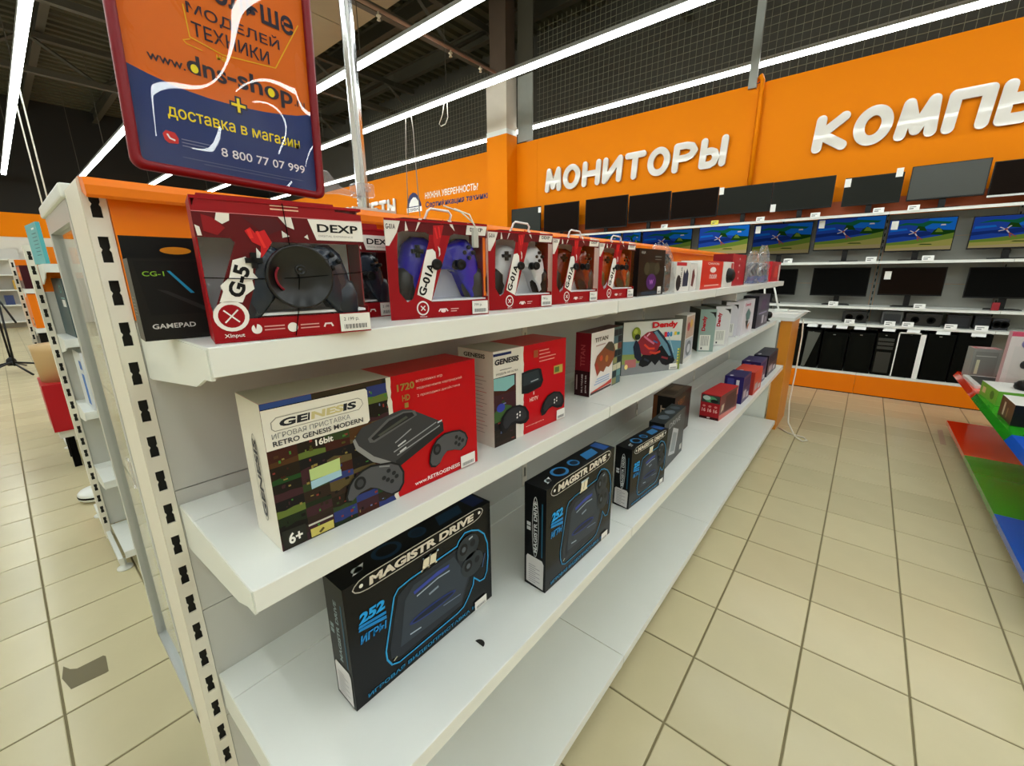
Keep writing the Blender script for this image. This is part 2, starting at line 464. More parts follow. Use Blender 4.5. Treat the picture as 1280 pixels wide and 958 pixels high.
def letters(word, x0, pitch, z0, h, root, m=LETW, depth=.03, th=.086, wfac=.90, slant=.05):
    r = th/2
    for i, ch in enumerate(word):
        w_ = pitch*wfac-th; hh = h-th; mb = MB(); kk = 0
        for st in STROKES[ch]:
            if st in ('O', 'o'):
                a, b = (0, 1) if st == 'O' else (.35, 1.0)
                pts = [((a+b)/2+(b-a)/2*math.cos(t), .5+.5*math.sin(t)) for t in [2*math.pi*k/28 for k in range(29)]]
            else: pts = st
            P = [Vector((r+u*w_+slant*(v*hh), r+v*hh)) for u, v in pts]
            for p, q in zip(P[:-1], P[1:]):
                kk += 1; d = (q-p).normalized(); an = math.atan2(d.y, d.x)
                cap = [(q.x+r*math.cos(an-math.pi/2+math.pi*k/8), q.y+r*math.sin(an-math.pi/2+math.pi*k/8)) for k in range(9)]
                cap += [(p.x+r*math.cos(an+math.pi/2+math.pi*k/8), p.y+r*math.sin(an+math.pi/2+math.pi*k/8)) for k in range(9)]
                mb.prism([(x, -.0003*kk, z) for x, z in cap], (0, depth-.0003*kk, 0), m)
        mb.build('letter', root, (i*pitch+(pitch*(1-wfac))/2, 0, 0))
t = thing('raised_sign', 'raised white letters reading МОНИТОРЫ on the orange wall', 'sign', (-4.31, 4.45, 2.715)); letters('МОНИТОРЫ', 0, .363, 0, .375, t)
t = thing('raised_sign', 'large raised white letters starting КОМПЬ at upper right', 'sign', (-.50, 4.45, 2.70)); letters('КОМПЬЮТЕРЫ', 0, .36, 0, .39, t, th=.098, wfac=.92)
t = thing('raised_sign', 'partly hidden white letters on the orange wall beside the pole', 'sign', (-11.0, 4.46, 2.74)); letters('ГАДЖЕТЫ', -.2, .34, 0, .36, t)
NAVY = '#232a5c'
t = thing('slogan_lettering', 'white and dark purple two-line slogan on the orange wall', 'lettering', (-7.56, 4.4985, 0))
a = Art(front, .0006); a.text('НУЖНА УВЕРЕННОСТЬ?', 0, 2.97, 1.62, .13, '#f2ece0', bold=.02, shear=.1)
a.build('printed_line', t)
a = Art(front, .0006); a.text('Сертификация техники', 0, 2.76, 1.95, .15, NAVY, bold=.03, shear=.1); a.build('printed_line', t)
t = thing('arched_emblem', 'navy arched emblem with white dome on the orange wall', 'emblem', (-8.22, 4.4985, 2.74))
a = Art(front, .0006)
a.poly([(0, 0), (.52, 0), (.52, .15), (.45, .3), (.34, .39), (.24, .41), (.12, .36), (.03, .24), (0, .12)], NAVY, 1)
a.poly([(.08, .12), (.45, .12), (.42, .22), (.34, .30), (.25, .31), (.16, .26), (.10, .19)], '#f2f2f0', 2)
a.rect(-.01, .0, .53, .10, '#f2f2f0', 2).text('СЕРВИС', .06, .02, .40, .06, NAVY, 3, bold=.02)
a.build('printed_emblem', t)

# ================================================================== SHELVING
def shelf_part(mb, x0, x1, y0, y1, z, m=WHITE, lip=.034, split=.08, sgn=1):
    """tray running along y: back edge at x0, front lip at x1"""
    s = 1 if x1 > x0 else -1
    xs = x0+s*split
    mb.box((x0, y0+.001, z-.003), (xs-s*.0008, y1-.001, z), m)
    mb.box((xs+s*.0008, y0+.001, z-.003), (x1-s*.0015, y1-.001, z), m)
    mb.box((x1-s*.003, y0+.0018, z-lip), (x1, y1-.0018, z-.0003), m)
    mb.box((x1-s*.02, y0+.002, z-lip), (x1-s*.003, y1-.002, z-lip+.0015), m)
    mb.box((x0+s*.1, y0+.01, z-.02), (x0+s*.104, y1-.01, z-.003), m)
    return mb
def bracket(x0, x1, y, z, m=WHITE, lip=.034, deep=.085):
    s = 1 if x1 > x0 else -1
    pts = [(x0, y, z-.003), (x1-s*.004, y, z-.003), (x1-s*.004, y, z-lip-.004), (x1-s*.03, y, z-lip-.006), (x1-s*.07, y, z-.055), (x0+s*.02, y, z-deep), (x0, y, z-deep)]
    return MB().prism(pts, (0, .004, 0), m)
def upright(mb, x0, x1, y, z1, zs, pitch, m=CREAM, face=1, z0=0.03):
    """channel post y..y+.03 with slotted face at x1 (face +1) """
    yw = .026
    mb.box((x0, y, z0), (x1-face*.012, y+yw, z1), m)
    # slotted face plate: two rails and the bars between the slots
    fa, fb = x1-face*.0035, x1
    mb.box((fa, y, z0), (fb, y+.007, z1), m); mb.box((fa, y+yw-.007, z0), (fb, y+yw, z1), m)
    z = zs; last = z1
    while z > z0+.05:
        mb.box((fa, y+.007, z+.0185), (fb, y+yw-.007, last), m); last = z-.0185
        mb.prism([(fb+face*.0002, y+.007, z-.004), (fb+face*.0002, y+.0090, z), (fb+face*.0002, y+.007, z+.004)], (-face*.003, 0, 0), m)
        mb.prism([(fb+face*.0002, y+yw-.007, z-.004), (fb+face*.0002, y+yw-.0090, z), (fb+face*.0002, y+yw-.007, z+.004)], (-face*.003, 0, 0), m)
        z -= pitch
    mb.box((fa, y+.007, z0), (fb, y+yw-.007, last), m)
    return mb
Y0, SEC = -1.868, 1.012
LV = [(1.294, -.2595), (.976, -.2675), (.597, -.170)]
DECKX, DECKZ = -.165, .100
G = thing('shelving_gondola', 'long white metal shelving gondola with orange header holding the boxed consoles', 'shelving', (-.6, Y0, 0))
def W(o): return o
GX, GY = -.6, Y0
def L(a, b): return (a[0]-GX, a[1]-GY, a[2]), (b[0]-GX, b[1]-GY, b[2])
for k in range(5):
    y = k*SEC
    mb = MB(); upright(mb, -.155, 0, y, 1.505, 1.471, .0631)
    u = mb.build('upright', G)
    bx((-.013, y+.006, .04), (-.0119, y+.020, 1.5), SLOTD).build('slot_recess', u)
    f = MB(); f.lathe((.36, y+.013, 0), [(.028, 0), (.028, .008), (.010, .014), (.010, .06)], WHITE, 12); f.build('foot', G)
    bx((0, y+.004, .035), (DECKX-GX-.01, y+.022, .07), WHITE).build('base_leg', G)
for k in range(4):
    ya, yb = k*SEC+.026, (k+1)*SEC
    for z0, z1 in ((.10, .235), (.235, .49), (.49, .75), (.75, 1.003), (1.003, 1.262), (1.262, 1.300)):
        bx((-.012, ya+.001, z0+.001), (-.002, yb-.001, z1-.001), PANEL).build('back_panel', G)
    # orange header with a rolled lip
    h = MB(); h.box((-.012, ya+.001 if k == 0 else ya-.024, 1.302), (.004, yb-.001, 1.492), ORANGE)
    h.prism([(-.012, ya-.024, 1.490), (.030, ya-.024, 1.476), (.034, ya-.024, 1.480), (.034, ya-.024, 1.492), (.026, ya-.024, 1.503), (-.012, ya-.024, 1.508)], (0, SEC-.003, 0), ORANGE)
    h.build('header_panel', G)
    # the dark strip low on the header
    for z, xl in LV:
        mb = MB(); shelf_part(mb, 0, xl-GX, k*SEC+(.028 if k == 0 else .008), (k+1)*SEC+.008, z)
        s = mb.build('shelf', G, bevel=.0012, seg=1)
        for yy in (k*SEC+(.0285 if k == 0 else .009), (k+1)*SEC+.003):
            bracket(0, xl-GX, yy, z).build('shelf_bracket', s)
    mb = MB(); shelf_part(mb, 0, DECKX-GX, k*SEC+(.028 if k == 0 else .008), (k+1)*SEC+.008, DECKZ, split=.02)
    mb.build('base_shelf', G, bevel=.0012, seg=1)
    # far side of the gondola, seen only past the cabinet
bx((-.145, .027, .10), (-.135, 4*SEC, 1.500), PANEL).build('rear_panel', G)
bx((0, 4*SEC+.028, .07), (DECKX-GX-.09, 4*SEC+.036, .975), WHITE).build('end_panel', G)
g = MB(); pts = [(.012*math.cos(t), .012*math.sin(t)) for t in [math.pi*i/10 for i in range(11)]]
g.poly([(.355+a, .41+b_, .5975) for a, b_ in pts], SLOTD)
o = g.build('cable_hole', G)
o.location = (0, 0, 0)

# ---- glass display cabinet on the back of the gondola
cz0, cz1, cxa, cxb = .355, 1.505, -1.165, -.765
D = thing('glass_display_cabinet', 'tall glass display cabinet with aluminium frame behind the shelving upright', 'display cabinet', (cxa, Y0, cz0))
Hh = cz1-cz0; Wc = cxb-cxa; Lc = 3.9
def D_(a, b, n, m=ALU): return bx(a, b, m).build(n, D)
D_((0, 0, 0), (.030, .022, Hh-.01), 'frame_post'); D_((Wc-.022, 0, 0), (Wc, .022, Hh-.01), 'frame_post')
D_((0, 0, 0), (Wc, .022, .020), 'bottom_rail'); D_((.03, 0, Hh-.045), (Wc-.022, .022, Hh-.01), 'top_rail')
D_((0, .022, 0), (.022, Lc, .020), 'bottom_rail'); D_((0, .022, Hh-.04), (.022, Lc, Hh-.01), 'top_rail')
D_((0, Lc, 0), (Wc, Lc+.022, Hh-.01), 'end_panel', WHITE)
for k in (1, 2, 3): D_((0, k*.975-.011, .02), (.022, k*.975+.011, Hh-.04), 'frame_post')
bx((-.006, -.006, Hh-.01), (Wc+.004, Lc+.03, Hh+.014), WHITE).build('cabinet_top', D, bevel=.004)
D_((.03, .009, .02), (Wc-.022, .013, Hh-.045), 'glass_pane', GLASS)
for k in range(4): D_((.009, .022+k*.975, .02), (.013, .96+k*.975, Hh-.04), 'glass_pane', GLASS)
D_((.02, .022, 0), (Wc, Lc, .006), 'glass_floor', GLASS)
for z in (.38, .72): D_((.03, .05, z), (Wc-.02, Lc-.02, z+.006), 'glass_shelf', GLASS)
D_((Wc-.05, .0, .60), (Wc-.026, -.004, .66), 'latch', CLEARPL)

# ---- pole, clamp and poster
t = thing('sign_pole', 'shiny chrome pole standing on the gondola top right of the poster', 'pole', (-.655, -1.385, 1.509))
MB().tube([(0, 0, 0), (0, 0, 2.4)], .0135, CHROME, 8, False).build('pole_tube', t)
bx((-.05, -.05, -.001), (.05, .05, .004), ALU).build('pole_base', t)
MB().tube([(.0132, -.006, 0), (.0132, -.006, 2.39)], .003, ALU, 5, False).build('pole_seam', t)
t = thing('poster_clamp', 'clear plastic clamp gripping the chrome pole at the poster corner', 'clamp', (-.655, -1.385, 1.555))
bx((-.020, -.020, -.013), (.020, .020, .016), CLEARPL).build('clamp_jaw', t, bevel=.003)
MB().prism([(-.004, -.020, -.005), (-.004, -.055, .002), (-.004, -.082, .030), (-.004, -.092, .030), (-.004, -.092, -.016), (-.004, -.06, -.012), (-.004, -.03, -.013)], (.009, 0, 0), CLEARPL).build('clamp_arm', t)
MB().lathe((.021, 0, .002), [(.006, 0), (.006, .006), (.003, .008)], CLEARPL, 10, 'x').build('clamp_screw', t)
PW, PH = .312, .44
pt = thing('framed_poster', 'orange and blue advertising poster in a dark red frame above the shelving', 'poster', (-.648, -1.795, 1.537), math.pi/2)
pt.rotation_euler = (0, math.radians(2.2), math.pi/2)
FRM = mat('dark_red_frame', '#7c0c1a', .3, spec=.3)
def rr(x0, z0, x1, z1, r, n=5):
    o = []
    for cx, cz, a in ((x1-r, z0+r, -90), (x1-r, z1-r, 0), (x0+r, z1-r, 90), (x0+r, z0+r, 180)):
        for k in range(n+1):
            t_ = math.radians(a+90*k/n); o.append((cx+r*math.cos(t_), cz+r*math.sin(t_)))
    return o
outer = rr(0, 0, PW, PH, .016); inner = rr(.013, .013, PW-.013, PH-.013, .008); nO = len(outer)
fb = MB(); vs = []
for ring, yy in ((outer, .008), (outer, -.006), ([((a[0]+b[0])/2, (a[1]+b[1])/2) for a, b in zip(outer, inner)], -.009), (inner, -.006), (inner, .004)):
    vs += [(p[0], yy, p[1]) for p in ring]
fs = []
for r_ in range(4):
    for k in range(nO): fs.append((r_*nO+k, r_*nO+(k+1) % nO, (r_+1)*nO+(k+1) % nO, (r_+1)*nO+k))
fb.add(vs, fs, FRM, True); fb.build('poster_frame', pt)
bx((.006, .004, .006), (PW-.006, .008, PH-.006), mat('poster_back', '#e4e4e0', .6)).build('backing_board', pt)
a = Art(lambda u, v, e: (u, .0038-e, v), .0002)
a.rect(.010, .010, PW-.010, PH-.010, '#dc6a06', 1)
a.poly([(.010, .010), (PW-.010, .010), (PW-.010, .162), (.272, .151), (.242, .145), (.21, .140), (.178, .137), (.150, .1355), (.122, .135), (.096, .1365), (.072, .139), (.040, .145), (.010, .153)], '#1c3470', 2)
a.build('poster_print', pt)
a = Art(lambda u, v, e: (u, .0030-e, v), .0002)
a.text('Больше', .118, .288, .160, .040, '#2c2430', 3, bold=.02)
a.text('МОДЕЛЕЙ', .104, .252, .145, .024, '#2c2430', 3, bold=.01)
a.text('ТЕХНИКИ', .108, .224, .120, .021, '#2c2430', 3, bold=.01)
a.text('на', .140, .201, .014, .007, '#e8c21a', 3)
a.text('www.', .042, .166, .050, .010, '#2c2430', 3)
a.text('dns', .094, .165, .058, .029, '#2c2430', 3, bold=.02)
a.text('-shop', .153, .157, .112, .040, '#2c2430', 3, bold=.02)
a.text('.ru', .268, .167, .020, .011, '#2c2430', 3)
a.ell(.1045, .1735, .0055, .0065, '#f0e01c', 5); a.ell(.2255, .1765, .006, .0075, '#f0e01c', 5)
a.line([(.100, .265), (.104, .220), (.150, .211), (.238, .222), (.288, .312)], .0018, '#e8b41a', 2)
a.line([(.104, .217), (.094, .212), (.098, .208), (.120, .206)], .0014, '#e8b41a', 2)
for wd, cc, l in ((.010, '#1d2440', 4), (.0045, '#f0dc1c', 5)):
    k = .0145 if l == 4 else .0115
    a.line([(.166-k, .137), (.166+k, .137)], wd, cc, l); a.line([(.166, .137-k), (.166, .137+k)], wd, cc, l+.5)
a.text('доставка в магазин', .058, .086, .213, .019, '#f0dc1c', 4, bold=.01)
a.poly([(.049, .052), (.054, .048), (.067, .050), (.068, .058), (.064, .066), (.052, .067), (.047, .061)], '#d02c2c', 4)
a.line([(.053, .062), (.056, .056), (.063, .054)], .0025, '#f4f4f4', 5)
a.text('8 800 77 07 999', .129, .045, .148, .0145, '#e8ecf4', 4, bold=.008)
for k, (x0, x1) in enumerate(((.072, .115), (.072, .108), (.072, .115))): a.rect(x0, .058-k*.005, x1, .0594-k*.005, '#7c88a8', 4)
a.rect(.07, .030, .27, .0312, '#56648a', 4); a.rect(.10, .025, .25, .0262, '#56648a', 4)
a.build('poster_lettering', pt)
# wavy clear cover sheet
cv = MB(); NX, NZ = 60, 80; vs = []
for j in range(NZ+1):
    for i in range(NX+1):
        u, v = i/NX, j/NZ
        h = .0042*math.exp(-((u-.52)**2/.055+(v-.42)**2/.035))+.0030*math.exp(-((u-.2)**2/.03+(v-.75)**2/.06))-.0018*math.exp(-((u-.8)**2/.02+(v-.2)**2/.02))+.0010*math.sin(7*u+9*v)
        h *= min(1, 12*min(u, 1-u, v, 1-v))
        vs.append((.013+u*(PW-.026), -.0012-h, .013+v*(PH-.026)))
cv.add(vs, [(j*(NX+1)+i, j*(NX+1)+i+1, (j+1)*(NX+1)+i+1, (j+1)*(NX+1)+i) for j in range(NZ) for i in range(NX)], clear('poster_film', refl=1, rough=.015), True)
cv.build('clear_cover', pt)

# ---- computer wall: units standing against the sign wall
WY = 4.10
def price_tag(parent, x, y, z, w_=.085, h_=.05, m=STK):
    o = MB().prism([(x, y, z), (x+w_, y, z), (x+w_, y+.012, z+h_), (x, y+.012, z+h_)], (0, .001, 0), m).build('price_tag', parent)
    a = Art(lambda u, v, e: (x+u, y-.0004+.24*v-e, z+v), .0006)
    a.rect(w_*.12, h_*.62, w_*.7, h_*.74, '#55585a', 1).rect(w_*.12, h_*.3, w_*.5, h_*.46, '#55585a', 1)
    a.build('tag_print', o)
    return o
KICK = mat('dark_kick_line', '#2a1416', .8)
ux = [-4.46, -3.46, -2.52, -1.57, -.655, .332, 1.30, 2.25]
UL = ['wall shelving unit farthest left under the monitors sign', 'wall shelving unit second from the left under the monitors sign', 'wall shelving unit under the middle of the monitors sign',
      'wall shelving unit behind the far end of the gondola header', 'wall shelving unit with the tinted grey case at its lower left', 'wall shelving unit holding the white-framed computer case', 'wall shelving unit at the right edge of the photo']
TAGS = {0: [], 1: [], 2: [(1, .45)], 3: [(1, .15), (1, .72)], 4: [(1, .30), (1, .86), (2, .10), (2, .88), (3, .62), (4, .80)], 5: [(1, .14), (2, .34), (3, .36), (4, .15), (4, .30), (4, .63), (4, .85)], 6: [(1, .2), (2, .3)]}
for k in range(7):
    xa, xb = ux[k], ux[k+1]; wd = xb-xa
    U = thing('shelving_unit', UL[k], 'shelving', (xa, WY, 0), group='white wall shelving units')
    bx((0, .008, .0), (wd-.002, .03, .012), KICK).build('kick_strip', U)
    bx((0, 0, .012), (wd-.002, .02, .222), ORANGE).build('plinth', U)
    bx((0, .0, .222), (wd-.003, .40, .246), WHITE).build('base_shelf', U, bevel=.002)
    for z, y0_ in ((1.975, .085), (1.475, .085), (.990, .055), (.800, .02)):
        b = MB(); b.box((.001, y0_, z-.030), (wd-.002, y0_+.003, z), WHITE).box((.001, y0_, z-.003), (wd-.002, .385, z), WHITE)
        b.build('shelf', U)
    zz_ = .25
    while zz_ < 1.95:
        bx((.018, .385, zz_+.001), (wd-.018, .392, min(zz_+.245, 1.97)-.001), mat('grey_wall_panel', '#8f8f88', .5)).build('back_panel', U)
        zz_ += .245
    ub = MB(); ub.box((-.015, .372, .03), (.015, .398, 1.98), mat('grey_wall_panel', '#8f8f88', .5))
    z = 1.95
    while z > .3:
        ub.box((-.005, .3708, z), (.005, .3715, z+.035), SLOTD); z -= .07
    ub.build('upright', U)
    for lv, fx in TAGS[k]:
        zt, yt = {1: (1.972, .078), 2: (1.472, .078), 3: (.987, .048), 4: (.797, .012)}[lv]
        tg = price_tag(U, fx*wd, yt, zt-.008, .09, .055, mat('yellow_tag', '#e8d94a', .5) if (k, lv, fx) == (3, 1, .15) else STK)
    if k in (4, 5):
        for fx in ((.245, .485+.655-.655) if 0 else ((.46, .60, .74, .905) if k == 4 else (.155, .355, .585, .84))):
            MB().prism([(fx*wd, .030, .768), (fx*wd+.10, .030, .768), (fx*wd+.095, -.010, .738), (fx*wd-.005, -.010, .738)], (0, .002, .002), STK).build('price_tag', U)
ra = bx((-4.46, WY+.38, 1.99), (2.3, WY+.398, 2.15), mat('rust_band', '#b4501c', .5))
t = ra.build('orange_back_strip'); t['label'] = 'rusty orange strip behind the row of dark monitors'; t['category'] = 'panel strip'

# screens
SKY = [('#2448a0', 1.0), ('#1a68c0', 1.1), ('#1c3478', .9), ('#1c6a4a', .8), ('#24501c', .7), ('#6f8a34', 1.0), ('#a09a50', 1.1), ('#b0a070', 1.0), ('#d8ccd0', 1.0), ('#a05a50', .9)]
def screen_art(x0, z0, w_, h_, root, y, dim):
    E = [emis('scr_%d_%d' % (i, int(dim*100)), c, s*dim*.68) for i, (c, s) in enumerate(SKY)]
    a = Art(lambda u, v, e: (x0+u*w_, y-e, z0+v*h_), .0004)
    a.rect(0, 0, 1, 1, E[0], 1)
    a.poly([(.55, .68), (1, .60), (1, 1), (.60, 1)], E[1], 2)
    a.poly([(0, .40), (.25, .46), (.5, .42), (.75, .50), (.6, .60), (.3, .56), (0, .52)], E[2], 2)
    a.poly([(.05, .80), (.3, .83), (.55, .74), (.7, .88), (.45, .86), (.25, .90)], E[3], 3)
    a.poly([(.42, .64), (.6, .60), (.55, .74), (.45, .78)], E[4], 4)
    a.poly([(.66, .48), (.85, .46), (1, .52), (1, .60), (.84, .62), (.76, .70), (.70, .62)], E[4], 3)
    a.poly([(.72, .56), (.84, .55), (.80, .66), (.75, .68)], E[5], 5)
    a.poly([(0, 0), (1, 0), (1, .52), (.8, .44), (.5, .36), (.25, .30), (0, .26)], E[5], 4)
    a.poly([(0, 0), (1, 0), (1, .34), (.7, .26), (.4, .20), (0, .18)], E[6], 5)
    a.poly([(0, 0), (1, 0), (1, .12), (.5, .10), (0, .06)], E[7], 6)
    a.poly([(.5, .17), (.72, .16), (.70, .19), (.55, .20)], E[4], 7)
    for i_, (p, q) in enumerate((((.34, .64), (.42, .56)), ((.47, .68), (.42, .58)), ((.33, .52), (.41, .56)), ((.42, .56), (.46, .46)), ((.46, .46), (.56, .32)), ((.47, .44), (.49, .30)))):
        if i_ > 3:
            a.line([p, q], .022, E[9], 8.4); continue
        a.line([p, q], .020, E[8], 8)
    a.ell(.42, .57, .022, .030, E[9], 9)
    a.poly([(.5, .86), (.9, .80), (.95, .86), (.6, .93)], E[3], 3.5).poly([(.78, .76), (.86, .76), (.85, .80), (.79, .80)], E[8], 9).poly([(.02, .62), (.3, .66), (.28, .72), (.03, .70)], E[1], 3.2)
    return a.build('lit_picture', root)
def monitor(x0, x1, z0, z1, label, base, y=4.30, lit=None, tag=None, face=None, group='dark monitors', strip=False, stand=True):
    xm = (x0+x1)/2
    R = thing('monitor', label, 'monitor', (xm, y, base), group=group)
    a, b = x0-xm, x1-xm; c, d = z0-base, z1-base
    bx((a, 0, c), (b, .022, d), BLACK).build('housing', R, bevel=.003)
    scr = bx((a+.008, -.001, c+.014), (b-.008, .001, d-.008), face or mat('dark_screen', '#1a1513', .18)).build('screen', R)
    if lit: screen_art(a+.008, c+.014, b-a-.016, d-c-.022, scr, -.0012, lit)
    if strip: bx((a, -.002, c), (b, .0, c+.018), ALU).build('silver_strip', R)
    if stand:
        bx((-.025, .022, .01), (.025, .05, c+.1), BLACK).build('stand_neck', R)
        MB().prism([(-.13, -.05, .0), (.13, -.05, 0), (.10, .12, 0), (-.10, .12, 0)], (0, 0, .010), BLACK).build('stand_foot', R)
    if tag:
        for tx, tz in tag:
            s_ = bx((a+tx, -.004, c+tz), (a+tx+.055, -.002, c+tz+.085), STK).build('price_sticker', R)
    return R
DG = mat('grey_screen', '#2c2f2b', .45, spec=.15); DG2 = mat('dark_grey_screen', '#1d1f1a', .45, spec=.1); MG = mat('mid_grey_screen', '#3e413c', .35, spec=.35); BR = mat('brown_black_screen', '#120803', .45, spec=.05)
top = [(-4.90, -4.255, 2.02, 2.485, 'grey-faced monitor at the left end of the top row beside the pillar', DG, [(.60, .36)]),
       (-4.19, -3.505, 2.04, 2.49, 'small brown-black monitor second from left on the top shelf', BR, None),
       (-3.375, -2.66, 2.04, 2.49, 'brown-black monitor third from left on the top shelf', BR, None),
       (-2.645, -2.03, 2.08, 2.465, 'brown-black monitor fourth from left on the top shelf', BR, None),
       (-2.015, -1.405, 2.08, 2.44, 'brown-black monitor below the last letter of the monitors sign', BR, None),
       (-1.400, -.795, 2.09, 2.415, 'dark grey monitor overlapped at right, sticker at its upper left', DG2, [(.0, .25)]),
       (-.790, -.185, 2.075, 2.41, 'dark grey monitor left of the orange gap, sticker at its lower left', DG2, [(.0, .0)]),
       (-.098, .392, 2.07, 2.365, 'dark grey monitor with two small stickers at its top corners', DG2, [(.0, .20), (.42, .25)]),
       (.442, 1.000, 2.07, 2.40, 'large plain grey monitor on the top shelf below the big letters', MG, None),
       (1.022, 1.62, 2.045, 2.36, 'black monitor with silver lower strip at the right edge', BR, None)]
for i, (x0, x1, z0, z1, lab, f, tg) in enumerate(top):
    monitor(x0, x1, z0, z1, lab, 1.975, y=4.28+(.012 if i % 2 else 0), face=f, tag=tg, group='monitors along the top shelf', strip=(i == 9))
lit = [(-3.30, -2.74, 1.62, 1.955, 'lit monitor almost hidden behind the far red gamepad packages', .5), (-2.72, -2.43, 1.62, 1.955, 'lit monitor mostly hidden by the gamepad boxes, just its blue top corner', .55), (-2.40, -1.69, 1.60, 1.95, 'lit monitor partly behind the crumpled clear bag', .5),
       (-1.605, -.99, 1.59, 1.955, 'brightest lit monitor left, above the dark red box', 1.1), (-.94, -.325, 1.57, 1.935, 'dim lit monitor with a sticker at its upper left, left of the shelf joint', .42),
       (-.292, .322, 1.60, 1.953, 'wide lit monitor with sticker, centre of the second row', .55), (.350, .868, 1.565, 1.895, 'lit monitor right of centre with sticker at its upper left', .75),
       (.975, 1.53, 1.57, 1.88, 'lit monitor at the right edge of the photo', .8)]
for i, (x0, x1, z0, z1, lab, dm) in enumerate(lit):
    monitor(x0, x1, z0, z1, lab, 1.475, y=4.29+(.01 if i % 2 else 0), lit=dm, tag=[(.02, z1-z0-.10)] if i in (4, 5, 6) else None, group='lit monitors showing one picture')
for x0, x1, z0, z1, lab, f, tg in ((-.93, -.402, 1.09, 1.40, 'black monitor half hidden behind the end of the gondola top shelf', BLACKM, None),
        (-.25, .278, 1.09, 1.41, 'black monitor left of the slotted upright on the third shelf', BLACKM, None),
        (.370, .882, 1.11, 1.405, 'brown-black monitor with sticker right of the slotted upright', BR, [(.03, .17)]),
        (1.036, 1.60, 1.10, 1.40, 'black monitor on the third shelf at the right edge', BLACKM, None)):
    monitor(x0, x1, z0, z1, lab, .990, face=f, tag=tg, group='switched-off monitors on the third shelf')
t = thing('red_stand_adapter', 'small dark red clip under the rightmost black monitor', 'clip', (1.24, 4.20, .990))
bx((0, 0, 0), (.05, .03, .075), mat('dark_red', '#8a1420', .4)).build('clip_body', t)

# pc cases
CASE = mat('black_case', '#080807', .5, spec=.05); CASE2 = mat('dark_case_front', '#0b0c09', .5, spec=.05)
def pc(x0, x1, z1, label, kind, lean=0):
    w_ = x1-x0; h_ = z1-.246
    R = thing('computer_case', label, 'computer case', (x0, 4.135, .246), group='computer cases on the bottom shelf')
    bx((0, .012, 0), (w_, .335, h_), CASE).build('case_body', R, bevel=.003)
    f = MB(); f.box((.004, 0, .004), (w_-.004, .012, h_-.004), CASE2)
    f.build('front_bezel', R, bevel=.002)
    if kind == 'drives':
        for k in range(3): bx((.015, -.004, h_-.09-.045*k), (w_-.015, .0, h_-.058-.045*k), mat('drive_cover', '#2c2c26', .5)).build('drive_bay_cover', R)
        bx((.02, -.003, .03), (w_-.02, 0, h_*.55), mat('grille', '#262620', .5)).build('intake_grille', R)
    elif kind == 'white':
        for a, b in (((0, -.006, 0), (.010, 0, h_)), ((w_-.042, -.006, 0), (w_, 0, h_)), ((0, -.006, h_-.014), (w_, 0, h_))):
            bx(a, b, STK).build('white_trim', R)
        bx((.010, -.002, .008), (w_-.042, .0, h_-.014), mat('glass_front', '#080908', .3, spec=.08)).build('glass_front', R)
    elif kind == 'grey':
        MB().prism([(.0, -.004, .01), (.035, -.004, .01), (.14, -.004, h_-.03), (.02, -.004, h_-.02)], (0, .003, 0), mat('grey_side_window', '#5f615b', .2)).build('grey_side_panel', R)
    elif kind == 'mesh':
        MB().prism([(.03, -.003, .05), (w_-.03, -.003, .05), (w_-.05, -.003, h_-.05), (.05, -.003, h_-.05)], (0, .003, 0), mat('mesh_front', '#0f100c', .7, spec=.05)).build('mesh_front', R)
    bx((w_*.4, -.002, h_-.03), (w_*.5, 0, h_-.022), GREYST).build('power_button', R)
    return R
pc(-.352, -.212, .735, 'narrow black computer case nearest the orange desk', 'mesh')
pc(-.205, -.052, .70, 'black computer case with a slanted grey side panel', 'grey')
pc(-.036, .196, .685, 'plain black computer case third from the left', 'mesh')
pc(.205, .435, .70, 'black mesh-fronted computer case left of the one with drive bays', 'mesh')
pc(.445, .608, .715, 'dark grey computer case with three drive bay covers', 'drives')
pc(.616, .832, .735, 'black computer case with a bright white frame', 'white')
pc(.845, 1.052, .735, 'black computer case right of the white-framed one', 'plain')
pc(1.058, 1.300, .755, 'wide black computer case behind the small grey box', 'plain')
# small devices on the fourth shelf
def small(x0, x1, z1, label, cat, col, kind='box', y=4.2):
    w_ = x1-x0; h_ = z1-.80
    R = thing(cat.replace(' ', '_'), label, cat, (x0, y, .80), group='small devices above the computer cases')
    bx((0, 0, 0), (w_, .12, h_), mat('dev_'+col, col, .35)).build('device_body', R, bevel=.006)
    if kind == 'speaker':
        for fx in (.28, .72): MB().lathe((w_*fx, 0, h_*.5), [(.035, 0), (.030, .004), (.012, -.002)], BLACKM, 14, '-y').build('speaker_cone', R)
    else: bx((w_*.1, -.002, h_*.15), (w_*.9, 0, h_*.8), mat('device_face', '#23262a', .3)).build('device_face', R)
small(.105, .325, .925, 'rounded black speaker set above the third computer case', 'speaker', '#121214', 'speaker')
small(.446, .62, .945, 'dark grey framed device right of the lower slotted upright', 'picture frame', '#4a4c4c')
small(.640, .92, .93, 'long low black soundbar above the white-framed case', 'speaker bar', '#161310', 'speaker')
small(.955, 1.13, .93, 'black box-shaped device above the plain black case', 'subwoofer', '#101114')
small(1.150, 1.262, .93, 'small black device right of the black box-shaped one', 'speaker box', '#0e0f12')
small(1.275, 1.385, .91, 'dark grey device at the right end of the fourth shelf', 'speaker cabinet', '#24262a', 'speaker')

